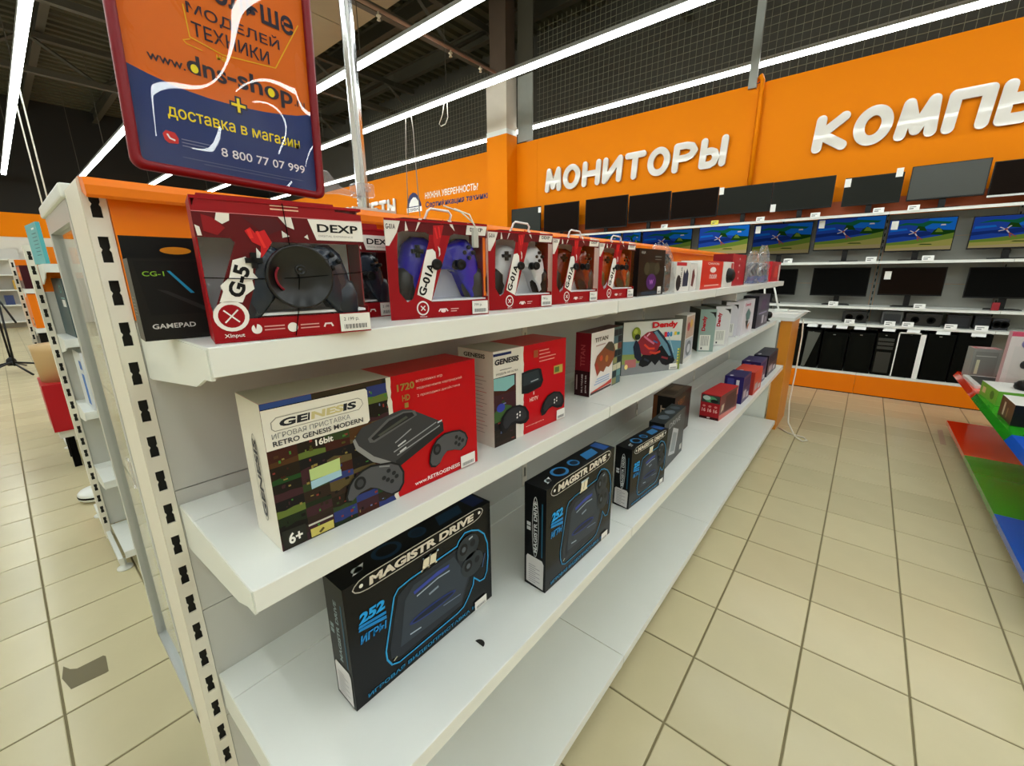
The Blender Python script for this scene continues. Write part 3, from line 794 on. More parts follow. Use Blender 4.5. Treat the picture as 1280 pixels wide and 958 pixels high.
# ---- desk at the end of the gondola
t = thing('orange_desk', 'orange desk with white top at the far end of the shelving', 'desk', (-.245, 2.235, 0))
bx((0, 0, .0), (.085, .02, .965), ORDESK).build('desk_leg_panel', t)
bx((.066, .02, .0), (.085, .5, .965), ORDESK).build('desk_side_panel', t)
bx((-.45, .02, .0), (-.43, .9, .965), ORDESK).build('desk_side_panel', t)
bx((-.46, -.02, .967), (.100, .95, .995), WHITE).build('desk_top', t, bevel=.002)
for i, (x, y, r) in enumerate(((-.50, 2.5, .1), (-.36, 2.62, -.2), (-.28, 2.85, .3))):
    o = bx((0, 0, 0), (.19, .13, .002+.001*i), mat('paper_sheet', '#f2f0ea', .6)).build('paper_sheet', None, (x, y, .9955+.0015*i), r)
    o['label'] = ['white paper sheet at the near left of the desk top', 'white paper sheet in the middle of the desk top', 'white paper sheet at the far right of the desk top'][i]; o['category'] = 'paper'; o['group'] = 'papers on the desk'
t = thing('display_stand', 'thin white stand with crossed legs on the desk behind the gondola', 'stand', (-.48, 2.9, .997))
MB().tube([(0, 0, .008), (-.03, 0, .24)], .008, WHITE, 6).build('stand_leg', t); MB().tube([(.12, 0, .008), (.05, 0, .24)], .008, WHITE, 6).build('stand_leg', t)
bx((.09, -.03, 0), (.2, .03, .02), WHITE).build('stand_base', t)
o = MB().tube([(-.12, 2.6, .955), (-.105, 2.55, .8), (-.10, 2.45, .5), (-.10, 2.35, .25), (-.07, 2.2, .10), (.0, 2.08, .03), (.06, 2.05, .007), (.09, 2.1, .006), (.06, 2.16, .006), (-.06, 2.20, .006), (-.14, 2.30, .006)], .006, CABLEW, 6).build('power_cable')
o['label'] = 'white cable hanging from the orange desk and looping on the floor'; o['category'] = 'cable'
# marks on the floor
o = MB().prism([(-1.752, -2.085, .0002), (-1.717, -2.070, .0002), (-1.701, -2.054, .0002), (-1.701, -1.985, .0002), (-1.69, -1.979, .0002), (-1.60, -1.983, .0002), (-1.598, -1.99, .0002), (-1.607, -2.077, .0002), (-1.687, -2.093, .0002)], (0, 0, .0008), mat('painted_shadow_patch', '#6f6648', .6)).build('floor_patch')  # cast shadow of a hanging tag, painted as a thin dark decal
o['label'] = 'painted tag-shaped cast shadow on the floor tiles at lower left'; o['category'] = 'floor mark'
o = MB().prism([(.952, 3.12, .0002), (.987, 3.147, .0002), (.97, 2.702, .0002), (.935, 2.701, .0002)], (0, 0, .0008), mat('brown_patch', '#a2876c', .6)).build('floor_patch')
o['label'] = 'narrow brown strip on the floor left of the red shelf corner'; o['category'] = 'floor mark'

# ================================================================== BOXED PRODUCTS
HALF = math.pi/2
def carton(name, label, cat, p, W_, D, H, yaw, col, group=None, side=None, topc=None, rough=.35):
    """box whose front lower left corner stands at p; the front faces local -y"""
    R = thing(name, label, cat, p, math.radians(yaw), group)
    m = ink(col, rough); mb = MB()
    mb.box((0, 0, 0), (W_, D, H), m, skip=('l', 't'))
    mb.add([(0, 0, 0), (0, D, 0), (0, D, H), (0, 0, H)], [(0, 3, 2, 1)], ink(side) if side else m)
    mb.add([(0, 0, H), (W_, 0, H), (W_, D, H), (0, D, H)], [(0, 1, 2, 3)], ink(topc) if topc else m)
    mb.build('carton', R, bevel=.0012, seg=1)
    return R
def sticker(R, u0, v0, u1, v1, fr=front, price=None, rows=3):
    a = Art(fr); a.rect(u0, v0, u1, v1, '#eceae4', 7)
    w_, h_ = u1-u0, v1-v0
    if price: a.text(price, u0+w_*.12, v0+h_*.56, w_*.5, h_*.24, '#33363a', 8, bold=0)
    n_ = 14
    for k in range(n_):
        a.rect(u0+w_*(.12+.76*k/n_), v0+h_*.14, u0+w_*(.12+.76*(k+.35+.3*(k % 2))/n_), v0+h_*.40, '#44474b', 8)
    a.build('price_sticker', R)

# ---- gamepad body
PADO = [(0, .235), (.10, .25), (.2, .30), (.32, .30), (.41, .22), (.46, .06), (.50, -.14), (.50, -.30), (.45, -.40), (.38, -.39), (.32, -.26), (.25, -.10), (.15, -.035), (0, -.03)]
PADO = PADO + [(-x, z) for x, z in PADO[-2:0:-1]]
def gamepad(R, cx, cz, y, w_, m, grip=None, stick=None, hs=1.0, big=False, btn=None):
    stick = stick or BLACK; grip = grip or m; d = .024*hs
    o = [(x*w_, z*w_) for x, z in PADO]
    g = MB(); g.loft(o, [(.80, -d), (.96, -d*.7), (1.0, 0), (.96, d*.45), (.82, d*.8), (.5, d*.95)], m, (0, .08*w_), lambda x, z, h: (cx+x, y-h, cz+z))
    P = g.build('gamepad', R)
    for s in (-1, 1):
        gp = [(s*x*w_, z*w_) for x, z in [(.27, -.08), (.40, .0), (.48, -.02), (.515, -.14), (.515, -.31), (.46, -.42), (.37, -.41), (.30, -.26)]]
        q = MB(); q.loft(gp, [(1.0, -d*.4), (1.03, 0), (.98, d*.55), (.7, d*.85)], grip, (s*.42*w_, -.22*w_), lambda x, z, h: (cx+x, y-h, cz+z)); q.build('grip', P)
        q = MB(); q.lathe((cx+s*.14*w_, y-d*.85, cz+.02*w_), [(.055*w_, 0), (.05*w_, .008), (.035*w_, .010), (.035*w_, .016), (.058*w_, .019), (.05*w_, .024), (.02*w_, .021)], stick, 14, '-y'); q.build('thumbstick', P) if not big else None
    for dx, dz in ((.055, 0), (-.055, 0), (0, .055), (0, -.055)):
        MB().lathe((cx+(.30+dx)*w_, y-d*.78, cz+(.15+dz)*w_), [(.024*w_, 0), (.022*w_, .006), (.01*w_, .007)], btn or stick, 10, '-y').build('button', P)
    q = MB(); a_, b_ = .06*w_, .02*w_
    q.box((cx-.30*w_-a_, y-d*.92-.004, cz+.15*w_-b_), (cx-.30*w_+a_, y-d*.7, cz+.15*w_+b_), stick).box((cx-.30*w_-b_, y-d*.92-.004, cz+.15*w_-a_), (cx-.30*w_+b_, y-d*.7, cz+.15*w_+a_), stick)
    q.build('direction_pad', P)
    if big:
        q = MB(); q.lathe((cx+.02*w_, y-d*.8, cz+.02*w_), [(.250*w_, 0), (.262*w_, .004), (.262*w_, .010), (.252*w_, .013), (.238*w_, .012), (.232*w_, .0105), (.06*w_, .0125), (.001, .0125)], mat('glossy_black', '#0a0b0b', .28), 40, '-y'); q.build('round_cover', P)
        q = MB(); q.lathe((cx+.02*w_, y-d*.8-.0125, cz+.075*w_), [(.042*w_, -.001), (.042*w_, .002), (.030*w_, .002), (.026*w_, .0005), (.012*w_, .0005), (.010*w_, .002)], mat('glossy_black', '#0a0b0b', .28), 18, '-y'); q.build('centre_button', P)
        MB().tube([(cx+.02*w_+.19*w_*math.cos(t), y-d*.8-.0122, cz+.02*w_+.15*w_*math.sin(t)) for t in [2.6+.16*k for k in range(9)]], .0014, ink('#7a1c28'), 5).build('red_mark', P)
    return P

RED = '#980814'; DRED = '#5e1014'; LINER = mat('grey_liner', '#eef0f6', .5, noise=.02, nscale=15)
def redbox(p, W_, yaw, H, D, label, kind, padm, gripm, name_txt, price=True, hanger=True):
    """windowed gamepad package: tray, printed front with two openings, clear window and the gamepad"""
    R = thing('gamepad_package', label, 'gamepad box', p, math.radians(yaw), 'red windowed gamepad packages')
    k = W_/.193 if kind == 'A' else W_/.18
    rm = ink(RED)
    tp = .034 if kind == 'A' else 0; tr = MB()
    for z0, z1 in ((0, .002), (H*.965, H*.985)):
        tr.prism([(0, .0, z0), (W_, 0, z0), (W_, D, z0), (tp, D, z0)], (0, 0, z1-z0), rm)
    tr.box((tp, D-.002, .002), (W_, D, H*.965), rm)
    tr.prism([(0, .002, .002), (tp, D-.002, .002), (tp+.0015, D-.002, .002), (.0015, .002, .002)], (0, 0, H*.963), ink('#c9c4bd') if kind == 'A' else rm)
    tr.box((W_-.0015, .001, .002), (W_, D-.002, .034), rm).box((W_-.0015, D*.25, .034), (W_, D-.002, H*.965), ink('#7c1a22'))
    tr.build('carton', R)
    ln = MB(); ln.box((tp+.002, D*.93, .03), (W_-.004, D*.95, H*.93), LINER).prism([(.004, .004, .028), (W_-.004, .004, .028), (W_-.004, D*.93, .028), (tp+.004, D*.93, .028)], (0, 0, .003), LINER)
    ln.build('inner_liner', R)
    fr = lambda u, v, e: (u*k, .0015-e, v)
    f = Art(fr, .0003)
    if kind == 'A':
        f.poly([(0, 0), (W_/k, 0), (W_/k, .029), (.075, .027), (.041, .034), (.031, .029), (.018, .045), (0, .045)], RED, 1)
        f.poly([(0, .045), (.018, .045), (.0175, .06), (.0195, .12), (.022, .141), (0, .142)], RED, 1)
        f.poly([(0, .142), (.022, .141), (.030, .1435), (.070, .1435), (.077, .140), (.117, .140), (.125, .1435), (W_/k, .139), (W_/k, H*.99), (.034, H), (0, H*.97)], DRED, 1)
        f.poly([(.041, .034), (.075, .027), (.090, .066), (.117, .140), (.077, .140), (.0755, .128)], RED, 1)
        f.build('printed_front', R)
        a = Art(fr, .0003)
        a.poly([(0, .120), (.006, .120), (.020, .141), (.028, H*.985), (0, H*.97)], '#e9e4dc', 3)
        a.text(name_txt, .002, .146, .016, .008, '#2a2426', 4, bold=.02)
        a.poly([(.049, .041), (.075, .029), (.089, .085), (.087, .112), (.082, .117), (.071, .115), (.066, .100)], '#efece6', 3)
        a.text(name_txt, .063, .037, .058, .014, '#141012', 5, bold=.035, rot=1.17)
        a.ell(.058, .0175, .0115, .0125, '#f1ece6', 3); a.ell(.058, .0175, .0092, .0100, RED, 4)
        a.line([(.054, .0135), (.062, .0215)], .0018, '#f1ece6', 5).line([(.054, .0215), (.062, .0135)], .0018, '#f1ece6', 5)
        a.text('XInput', .051, .001, .014, .0032, '#f1ece6', 5)
        a.poly([(.152, .163), (W_/k, .160), (W_/k-.004, .143), (.148, .143)], '#e9e4dc', 3)
        a.text('DEXP', .157, .149, .026, .0065, '#1a1416', 4, bold=.02)
        a.poly([(.060, .165), (.066, .165), (.055, .147), (.052, .143)], '#e4ddd6', 3); a.poly([(.036, .160), (.040, .145), (.034, .144)], '#e4ddd6', 3)
        a.poly([(.112, .166), (.120, .165), (.126, .148), (.118, .156)], '#e4ddd6', 3); a.poly([(.108, .160), (.104, .166), (.099, .158)], '#b01c22', 3)
        a.poly([(.085, .155), (.105, .157), (.100, .140), (.093, .118), (.088, .112), (.084, .130)], '#b81a20', 3)
        a.line([(.088, .152), (.092, .134)], .003, '#dc2a2a', 4).line([(.095, .154), (.097, .136)], .003, '#dc2a2a', 4)
        a.poly([(.093, .104), (.096, .108), (.096, .118), (.092, .122), (.094, .112)], '#e9dcd8', 4)
        a.line([(.088, .010), (.091, .014), (.103, .014), (.106, .010)], .0022, '#f1dcd8', 4); a.ell(.097, .011, .005, .003, '#f1dcd8', 4)
        a.rect(.112, .013, .128, .0145, '#e8b4b0', 4).rect(.112, .009, .124, .0105, '#e8b4b0', 4)
        a.build('front_print', R)
        sticker(R, .156*k, .002, .190*k, .026, lambda u, v, e: (u, .0010-e, v), '799 р.')
        MB().poly([(.004, .0020, .003), (W_-.004, .0020, .003), (W_-.004, .0020, H*.96), (.004, .0020, H*.96)], FILM).build('clear_window', R)
        if padm: gamepad(R, .112*k, .088, D*.60, .17*k, padm, gripm)
        if hanger:
            h = MB(); x0, z0 = .085*k, H*.985
            pts = [(x0-.008, 0, z0), (x0, 0, z0+.018), (x0+.006, 0, z0+.022), (x0+.040, 0, z0+.020), (x0+.045, 0, z0+.014), (x0+.040, 0, z0)]
            pts2 = [(x0-.002, 0, z0), (x0+.005, 0, z0+.015), (x0+.037, 0, z0+.013), (x0+.033, 0, z0)]
            h.tube([(p_[0], D*.3, p_[2]) for p_ in pts], .0022, mat('white_hanger', '#e8e0de', .3), 6)
            h.build('hanger_loop', R)
    else:
        z = 0
        f.poly([(0, 0), (W_/k, 0), (W_/k, .026), (.034, .026), (.004, .030), (0, .060)], RED, 1)
        f.poly([(0, .060), (.0018, .045), (.001, .110), (.0015, .1155), (0, .1155)], RED, 1)
        f.poly([(0, .1155), (.031, .1155), (.035, .111), (.068, .113), (W_/k, .113), (W_/k, .142), (0, .142)], DRED, 1)
        f.poly([(.035, .111), (.004, .034), (.004, .030), (.034, .026), (.047, .062), (.068, .113)], DRED, 1)
        f.poly([(0, .142), (W_/k, .142), (W_/k, .150), (.148, .152), (.146, .160), (.007, .160)], '#94141a', 1)
        f.build('printed_front', R)
        a = Art(fr, .0003)
        a.rect(.075, .1485, .105, .1500, '#f0b8a0', 3).rect(.075, .1525, .105, .1535, '#f0b8a0', 3)
        a.rect(0, .1414, W_/k, .1420, '#e0868a', 4)
        a.poly([(.114, .141), (W_/k, .1425), (W_/k, .117), (.122, .117)], '#ece8e2', 3)
        a.text('DEXP', .124, .1265, .050, .0095, '#17181a', 4, bold=.025); a.text('DIGITAL EXPERIENCE', .125, .121, .042, .0022, '#8a8884', 4, bold=0)
        for q in ([(.022, .1415), (.034, .1415), (.033, .134), (.026, .130), (.020, .134)], [(.001, .128), (.005, .126), (.006, .117), (.002, .117)], [(.082, .1415), (.096, .1415), (.098, .128), (.090, .131)], [(.084, .126), (.092, .120), (.084, .118)], [(.108, .120), (.112, .123), (.113, .117)]):
            a.poly(q, '#e9e4dc', 3)
        a.poly([(.008, .139), (.018, .136), (.028, .126), (.020, .118), (.008, .122)], '#8c141a', 3)
        a.poly([(.045, .139), (.080, .139), (.086, .128), (.068, .120), (.058, .128)], '#50181c', 3)
        a.poly([(.046, .124), (.052, .128), (.056, .122), (.066, .126), (.072, .112), (.062, .098), (.058, .094), (.060, .108), (.052, .112)], '#cc1f24', 4)
        a.line([(.058, .124), (.064, .106)], .003, '#e8352f', 5).line([(.050, .126), (.052, .116)], .004, '#e8352f', 5)
        a.poly([(.030, .092), (.043, .096), (.049, .086), (.048, .078), (.052, .072), (.046, .070), (.047, .060), (.037, .053), (.033, .045), (.011, .046), (.016, .058), (.014, .064), (.024, .073)], '#efece6', 4)
        a.poly([(.055, .106), (.059, .100), (.056, .090), (.050, .091), (.054, .096)], '#efece6', 4)
        a.text('G-5', .034, .049, .036, .016, '#111012', 5, bold=.04, rot=1.22)
        a.ell(.020, .030, .0175, .0175, '#f1ece6', 4); a.ell(.020, .030, .0130, .0132, RED, 5)
        a.line([(.013, .023), (.027, .037)], .0016, '#f1ece6', 6).line([(.013, .037), (.027, .023)], .0016, '#f1ece6', 6)
        a.text('XInput', .010, .0045, .020, .0055, '#f1ece6', 5, bold=.01)
        a.ell(.043, .0135, .0055, .0058, '#f1ece6', 4); a.poly([(.042, .013), (.044, .020), (.040, .020)], RED, 5)
        a.ell(.082, .0125, .0058, .0058, '#f1ece6', 4)
        a.line([(.119, .010), (.121, .014), (.128, .014), (.130, .010)], .002, '#f1dcd8', 4)
        for x, z_ in ((.051, .0150), (.051, .0110), (.091, .0140), (.091, .0100)): a.rect(x, z_, x+.022, z_+.0014, '#e09c98', 4)
        a.build('front_print', R)
        sticker(R, .139*k, .002, .179*k, .025, lambda u, v, e: (u, .0010-e, v), '2 199 р.')
        MB().poly([(.004, .0020, .003), (W_-.004, .0020, .003), (W_-.004, .0020, H*.96), (.004, .0020, H*.96)], FILM).build('clear_window', R)
        gamepad(R, .094*k, .070, D*.36, .145*k, mat('navy_pad', '#1c2634', .22), mat('navy_grip', '#18202c', .3), BLACK, big=padm is None)
        if padm: return R
        c = MB(); zt = BLACKM
        c.tube([(0, -.001, .073), (.05*k, -.0012, .071), (.094*k, -.012, .072), (.17*k, -.0012, .078), (W_, -.001, .080)], .0006, zt, 5, caps=False)
        c.tube([(.088*k, -.001, .156), (.090*k, -.0012, .110), (.094*k, -.012, .072), (.090*k, -.0012, .030), (.084*k, -.001, .002)], .0006, zt, 5, caps=False)
        c.build('tie_cord', R)
    return R

BLUEP = mat('blue_clear_pad', '#1c14a4', .2); DARKG = mat('dark_grip', '#1a1a1a', .4); WHP = mat('white_pad', '#c9cbd0', .3)
REDP = mat('red_clear_pad', '#6e1a10', .2); ORP = mat('orange_clear_pad', '#a43a14', .2); OLP = mat('olive_pad', '#5a5638', .3)
ZT = 1.2945
redbox((-.280, -1.825, ZT), .180, 78.4, .160, .062, 'largest red gamepad box, round black disc in its window, beside the black box', 'B', None, None, 'G-5')
redbox((-.402, -1.668, ZT), .180, 90.0, .155, .06, 'red gamepad box tucked behind the largest red one, only its right end showing', 'B', 'plain', None, 'G-5')
redbox((-.328, -1.557, ZT), .193, 75.0, .165, .066, 'red gamepad box showing a transparent blue gamepad', 'A', BLUEP, DARKG, 'G-01A')
redbox((-.326, -1.316, ZT), .180, 78.1, .163, .060, 'red gamepad box showing a white gamepad with dark sticks', 'A', WHP, BLACK, 'G-01A')
redbox((-.315, -1.100, ZT), .183, 82.1, .161, .060, 'red gamepad box with a red transparent gamepad, third of the small red boxes', 'A', REDP, DARKG, 'G-01A')
redbox((-.313, -.872, ZT), .180, 81.2, .161, .060, 'red gamepad box with orange and olive gamepad, farthest of the small red boxes', 'A', ORP, OLP, 'G-01A')
# usb receiver on its white cord in front of the blue one
t = thing('hang_tag_cord', 'white looped cord with grey tag hanging over the blue gamepad box', 'tag', (-.285, -1.43, ZT+.165))
MB().tube([(-.01, -.03, .022), (.012, -.01, .012), (.018, .012, -.004), (.020, .016, -.012)], .0012, CABLEW, 6).build('cord', t)
MB().tube([(-.01, -.005, .020), (.010, .012, .010), (.020, .016, -.012)], .0012, CABLEW, 6).build('cord', t)
bx((.016, .009, -.045), (.022, .021, -.012), mat('tag_grey', '#b8bab4', .3)).build('tag_body', t, bevel=.001)

# black gamepad box at the left end
R = carton('gamepad_carton', 'black gamepad box lettered GAMEPAD at the left end of the top shelf', 'gamepad box', (-.366, -1.871, ZT), .155, .047, .095, 86, '#1b1a18', side='#4a463e')
R.location = (-.366, -1.871, ZT)
a = Art(front); a.poly([(.010, .030), (.150, .030), (.150, .092), (.004, .092)], '#131313', 1)
a.text('CG-1', .010, .075, .020, .0055, '#8ec43c', 3); a.text('GAMEPAD', .009, .014, .042, .0058, '#d8d8d4', 3, bold=.015)
a.poly([(.033, .081), (.036, .081), (.056, .055), (.052, .055)], '#2a9ad0', 3); a.poly([(.02, .06), (.03, .058), (.075, .032), (.068, .03)], '#2c2c2c', 2)
a.build('front_print', R)
a = Art(leftf(.047))
for k in range(6): a.rect(.014, .030+k*.004, .034, .0312+k*.004, '#8a877c', 1)
a.build('side_print', R)
MB().prism([(0, .042, .095), (.155, .042, .095), (.155, .042, .122), (0, .042, .122)], (0, .0012, 0), ink('#141413')).build('hanger_flap', R)
a = Art(lambda u, v, e: (u, .0418-e, v)); a.ell(.052, .106, .016, .0045, '#e08a20', 1); a.build('hanger_slot', R)

# shrink-wrapped black box, clear bag, small boxes further along the top shelf
R = carton('gamepad_carton', 'black gamepad box with a purple round emblem on the top shelf', 'gamepad box', (-.290, -.655, ZT), .205, .07, .150, 88, '#0b0c0b', side='#120c0c')
a = Art(front); a.text('AULA', .012, .134, .03, .008, '#b8b8b4', 2); a.ell(.10, .085, .065, .022, '#2c2c20', 1).ell(.06, .088, .02, .02, '#3b3a2a', 2).ell(.14, .088, .02, .02, '#3b3a2a', 2)
a.ell(.10, .045, .038, .026, '#4a1c66', 2); a.text('W', .085, .036, .03, .016, '#c07ad8', 3); a.rect(.12, .125, .17, .128, '#6a6a66', 2).rect(.12, .117, .17, .119, '#6a6a66', 2).rect(.03, .004, .15, .014, '#1c3040', 2)
a.build('front_print', R); sticker(R, .15, .004, .18, .028)
def crumple(R, nm, cx, cy, w_, d_, z0, h_, m, seed=1, n=12, k=9, pinch=.4):
    rnd = random.Random(seed); mb = MB(); vs = []
    for j in range(k+1):
        v = j/k; sc = 1-(v**3)*(1-pinch)
        for i in range(n):
            t_ = 2*math.pi*i/n
            f_ = 1+rnd.uniform(-.16, .16)
            vs.append((cx+math.cos(t_)*w_/2*sc*f_, cy+math.sin(t_)*d_/2*sc*f_, z0+h_*v+rnd.uniform(-.006, .006)*(1 if 0 < j else 0)))
    fs = [(j*n+i, j*n+(i+1) % n, (j+1)*n+(i+1) % n, (j+1)*n+i) for j in range(k) for i in range(n)]
    mb.add(vs, fs, m, False)
    return mb.build(nm, R)
BAG = clear('crinkled_bag', refl=1.0, rough=.12, haze=.10)
R = thing('bagged_cable', 'crumpled clear plastic bag around a black coiled headset cable', 'plastic bag', (-.335, -.355, ZT))
for i in range(5):
    MB().tube([(.022*math.cos(t)+.004*i-.01, .055*math.sin(t), .065+.045*math.cos(t+1)+.008*i) for t in [2*math.pi*k/16 for k in range(17)]], .006, BLACKM, 6).build('cable_coil', R)
bx((-.028, -.065, .002), (.024, .070, .135), BLACKM).build('black_insert', R, bevel=.02)
crumple(R, 'clear_bag', 0, 0, .09, .17, .002, .175, BAG, 3)
R = carton('accessory_box', 'black box with hanging slot behind the small white boxes', 'accessory box', (-.43, -.30, ZT), .30, .05, .155, 90, '#171615')
a = Art(front); a.ell(.1, .135, .02, .006, '#c8c6c0', 1).text('GAME', .15, .125, .08, .014, '#8a8a86', 1); a.build('front_print', R)
R = carton('accessory_box', 'small white box with a red top band and a picture of a headset', 'accessory box', (-.292, -.300, ZT), .185, .05, .115, 92, '#e3e0da')
a = Art(front); a.rect(.0, .100, .13, .113, '#c4202c', 1).ell(.035, .035, .03, .03, '#1c1c1e', 1).text('GENIUS', .075, .02, .075, .016, '#24262a', 1, rot=HALF).poly([(.09, .02), (.16, .02), (.165, .07), (.14, .09), (.12, .07), (.10, .085), (.09, .05)], '#2a3048', 1)
a.build('front_print', R)
R = carton('accessory_box', 'narrow white box squeezed beside the red-orange box', 'accessory box', (-.300, -.105, ZT), .10, .05, .112, 92, '#dedbd6')
a = Art(front); a.poly([(.02, .02), (.05, .015), (.07, .06), (.05, .09), (.03, .08)], '#6a2a28', 1); a.build('front_print', R)
R = carton('mouse_box', 'red-orange mouse box with white lettering on the top shelf', 'mouse box', (-.290, .010, ZT), .35, .09, .125, 90, '#d8301c', side='#e9e6e0')
a = Art(front); a.ell(.18, .085, .05, .013, '#f4e6e0', 1).text('CANYON', .09, .108, .18, .010, '#f4e6e0', 1).text('mouse', .13, .045, .12, .02, '#f4d8d0', 1).rect(.06, .012, .30, .018, '#f0b8a8', 1); a.build('front_print', R)
R = carton('mouse_box', 'white mouse box with black mouse sticking out of its front', 'mouse box', (-.290, .370, ZT), .20, .08, .125, 90, '#e6e3dd')
a = Art(front); a.rect(.15, .09, .19, .12, '#c03028', 1); a.build('front_print', R)
MB().loft([(.045*math.cos(t), .038*math.sin(t)) for t in [2*math.pi*k/16 for k in range(16)]], [(1, 0), (.95, .012), (.75, .024), (.4, .030)], BLACK, fr=lambda x, z, h: (.11+x, -h, .058+z)).build('mouse', R)
R = carton('headset_box', 'taller dark red box with four white dots near the far end', 'headset box', (-.300, .585, ZT), .33, .10, .170, 90, '#b01a26', side='#7a1018')
a = Art(front)
for k in range(4): a.ell(.16, .145-.035*k, .010, .006, '#e8c8c4', 1)
a.rect(.31, 0, .33, .17, '#3a1014', 1); a.build('front_print', R)
for i, (y, sd, lab) in enumerate(((1.16, 11, 'nearer clear bag of silver cable past the dark red box'), (1.50, 17, 'farther clear bag of silver and blue cable near the shelf end'))):
    R = thing('bagged_cable', lab, 'plastic bag', (-.315, y, ZT), group='bags of cable at the far end of the top shelf')
    for j in range(4): MB().tube([(.02*math.cos(t), .10*math.sin(t)+.01*j, .07+.055*math.cos(t+j)) for t in [2*math.pi*k/14 for k in range(15)]], .010, mat('silver_cable', '#70747c', .3), 6).build('cable_coil', R)
    bx((-.02, -.06, .003), (.03, .08, .05), mat('blue_label', '#2c4a8c', .4)).build('blue_label', R)
    crumple(R, 'clear_bag', 0, 0, .08, .30, .002, .20+.05*i, BAG, sd)
R = carton('accessory_box', 'small red blister card at the very end of the top shelf', 'accessory box', (-.300, 1.80, ZT), .40, .05, .150, 90, '#b4222a')
a = Art(front); a.poly([(.1, .03), (.28, .03), (.26, .12), (.13, .12)], '#d4463c', 1).rect(.32, .01, .38, .13, '#cfcac4', 1); a.build('front_print', R)

# ---------------- second shelf: console boxes
ZS = .9765
def console_art(a, pts, m1='#34363a', m2='#1b1c1f', m3='#4b4e53'):
    a.poly(pts, m1, 4)
def pad_art(a, pts, m='#35363a', l=6):
    a.poly(pts, m, l); return a
PAL_ = ['#23321c', '#5a2a1c', '#1d1a1e', '#3c4a8a', '#6b6a2c', '#2d5a2a', '#17120f', '#7a6a44', '#3f2d22', '#8ea24c', '#2b3060', '#58323a', '#43562e', '#6e4a26']
PAL = ['#1a2614', '#3c1a12', '#131114', '#2c3870', '#4c4a1c', '#1d441d', '#100c0a', '#564a2c', '#2c2018', '#5f7030', '#1e2248', '#3c2026', '#2e3e20', '#4c3018', '#181410', '#20180f']
def mosaic(a, u0, v0, u1, v1, nu, nv, seed, l=2, skip=None):
    r_ = random.Random(seed); du, dv = (u1-u0)/nu, (v1-v0)/nv
    for i in range(nu):
        for j in range(nv):
            x, y = u0+i*du, v0+j*dv; c = r_.choice(PAL); c2 = r_.choice(PAL); c3 = r_.choice(PAL)
            a.rect(x, y, x+du, y+dv, c, l)
            hh = dv*r_.uniform(.25, .5)
            a.poly([(x, y), (x+du, y), (x+du, y+hh*r_.uniform(.7, 1.2)), (x+du*.6, y+hh), (x+du*.3, y+hh*r_.uniform(.6, 1.3)), (x, y+hh)], c2, l+.4)
            for q in range(4):
                px, py = x+du*r_.uniform(.05, .85), y+dv*r_.uniform(.1, .85)
                a.rect(px, py, px+du*r_.uniform(.04, .16), py+dv*r_.uniform(.06, .2), r_.choice([c3, c3, c2, '#8a7a40', '#6a78a0', '#84342c', '#3c7c30']), l+.8)
def torn(a, u, v0, v1, wd, m, l, seed=2):
    r_ = random.Random(seed); n_ = 26; L1 = []; L2 = []
    for k in range(n_+1):
        v = v0+(v1-v0)*k/n_; L1.append((u-wd+r_.uniform(-.002, .002), v)); L2.append((u+r_.uniform(-.0016, .0016), v))
    a.poly(L1+L2[::-1], m, l)
W_, H_, D_2 = .401, .226, .094
R = carton('console_box', 'largest console box on the second shelf, half game pictures and half red', 'console box', (-.321, -1.779, ZS), W_, D_2, H_, 88.7, '#b80610', side='#e4dfd2')
bx((.0005, .0005, H_-.0012), (.200, D_2-.0005, H_+.0006), ink('#b9b4a4')).build('carton_top', R)
a = Art(front)
a.rect(0, 0, .200, H_, '#1d1c16', 1)
mosaic(a, .0, .0, .200, .158, 5, 6, 5); mosaic(a, .157, .158, .200, .218, 1, 2, 9)
a.rect(0, .218, .069, H_, '#2f4a8a', 3).rect(.069, .218, .185, H_, '#33291a', 3)
torn(a, .2005, 0, H_, .008, '#dcd8c8', 3)
a.poly([(.002, .001), (.036, .001), (.036, .030), (.002, .032)], '#26261e', 4)
a.text('6+', .010, .007, .020, .018, '#f0ede4', 5, bold=.03); a.rect(.040, .022, .078, .025, '#c9c6b8', 4); a.rect(.042, .002, .078, .016, '#c9bc62', 3.5); a.line([(.055, .005), (.062, .010)], .004, '#5a4a20', 4)
a.poly([(.099, .094), (.052, .094), (.052, .112), (.1, .115)], '#b9cf86', 3.5).poly([(.052, .080), (.1, .084), (.1, .095), (.052, .093)], '#9fc4d4', 3.5)
a.build('game_pictures', R)
a = Art(front)
a.poly([(-.0, .158), (.153, .158), (.157, .162), (.157, .212), (.154, .216), (0, .217)], '#e9e6da', 4)
a.poly([(.010, .188), (.014, .184), (.140, .184), (.148, .192), (.146, .200), (.140, .204), (.018, .204), (.010, .198)], '#9a988c', 5)
a.poly([(.0112, .1885), (.0145, .1852), (.1395, .1852), (.1468, .1925), (.1448, .1995), (.1395, .2028), (.0182, .2028), (.0112, .1975)], '#e9e6da', 5.5)
a.text('GENESIS', .020, .1885, .115, .0115, '#23252a', 6, shear=.18, bold=.045); a.poly([(.062, .1875), (.112, .1875), (.114, .2015), (.064, .2015)], '#e9e6da', 6.6)
a.text('NES', .064, .1885, .050, .0115, '#cfc48e', 7, shear=.18, bold=.045)
a.text('ИГРОВАЯ ПРИСТАВКА', .009, .1735, .115, .0078, '#77797a', 6, bold=0); a.text('RETRO GENESIS MODERN', .009, .1625, .136, .0078, '#3a3a3e', 6, bold=.02)
a.text('16bit', .066, .146, .027, .010, '#e9e6da', 6, bold=.03)
a.build('title_label', R)
a = Art(front)
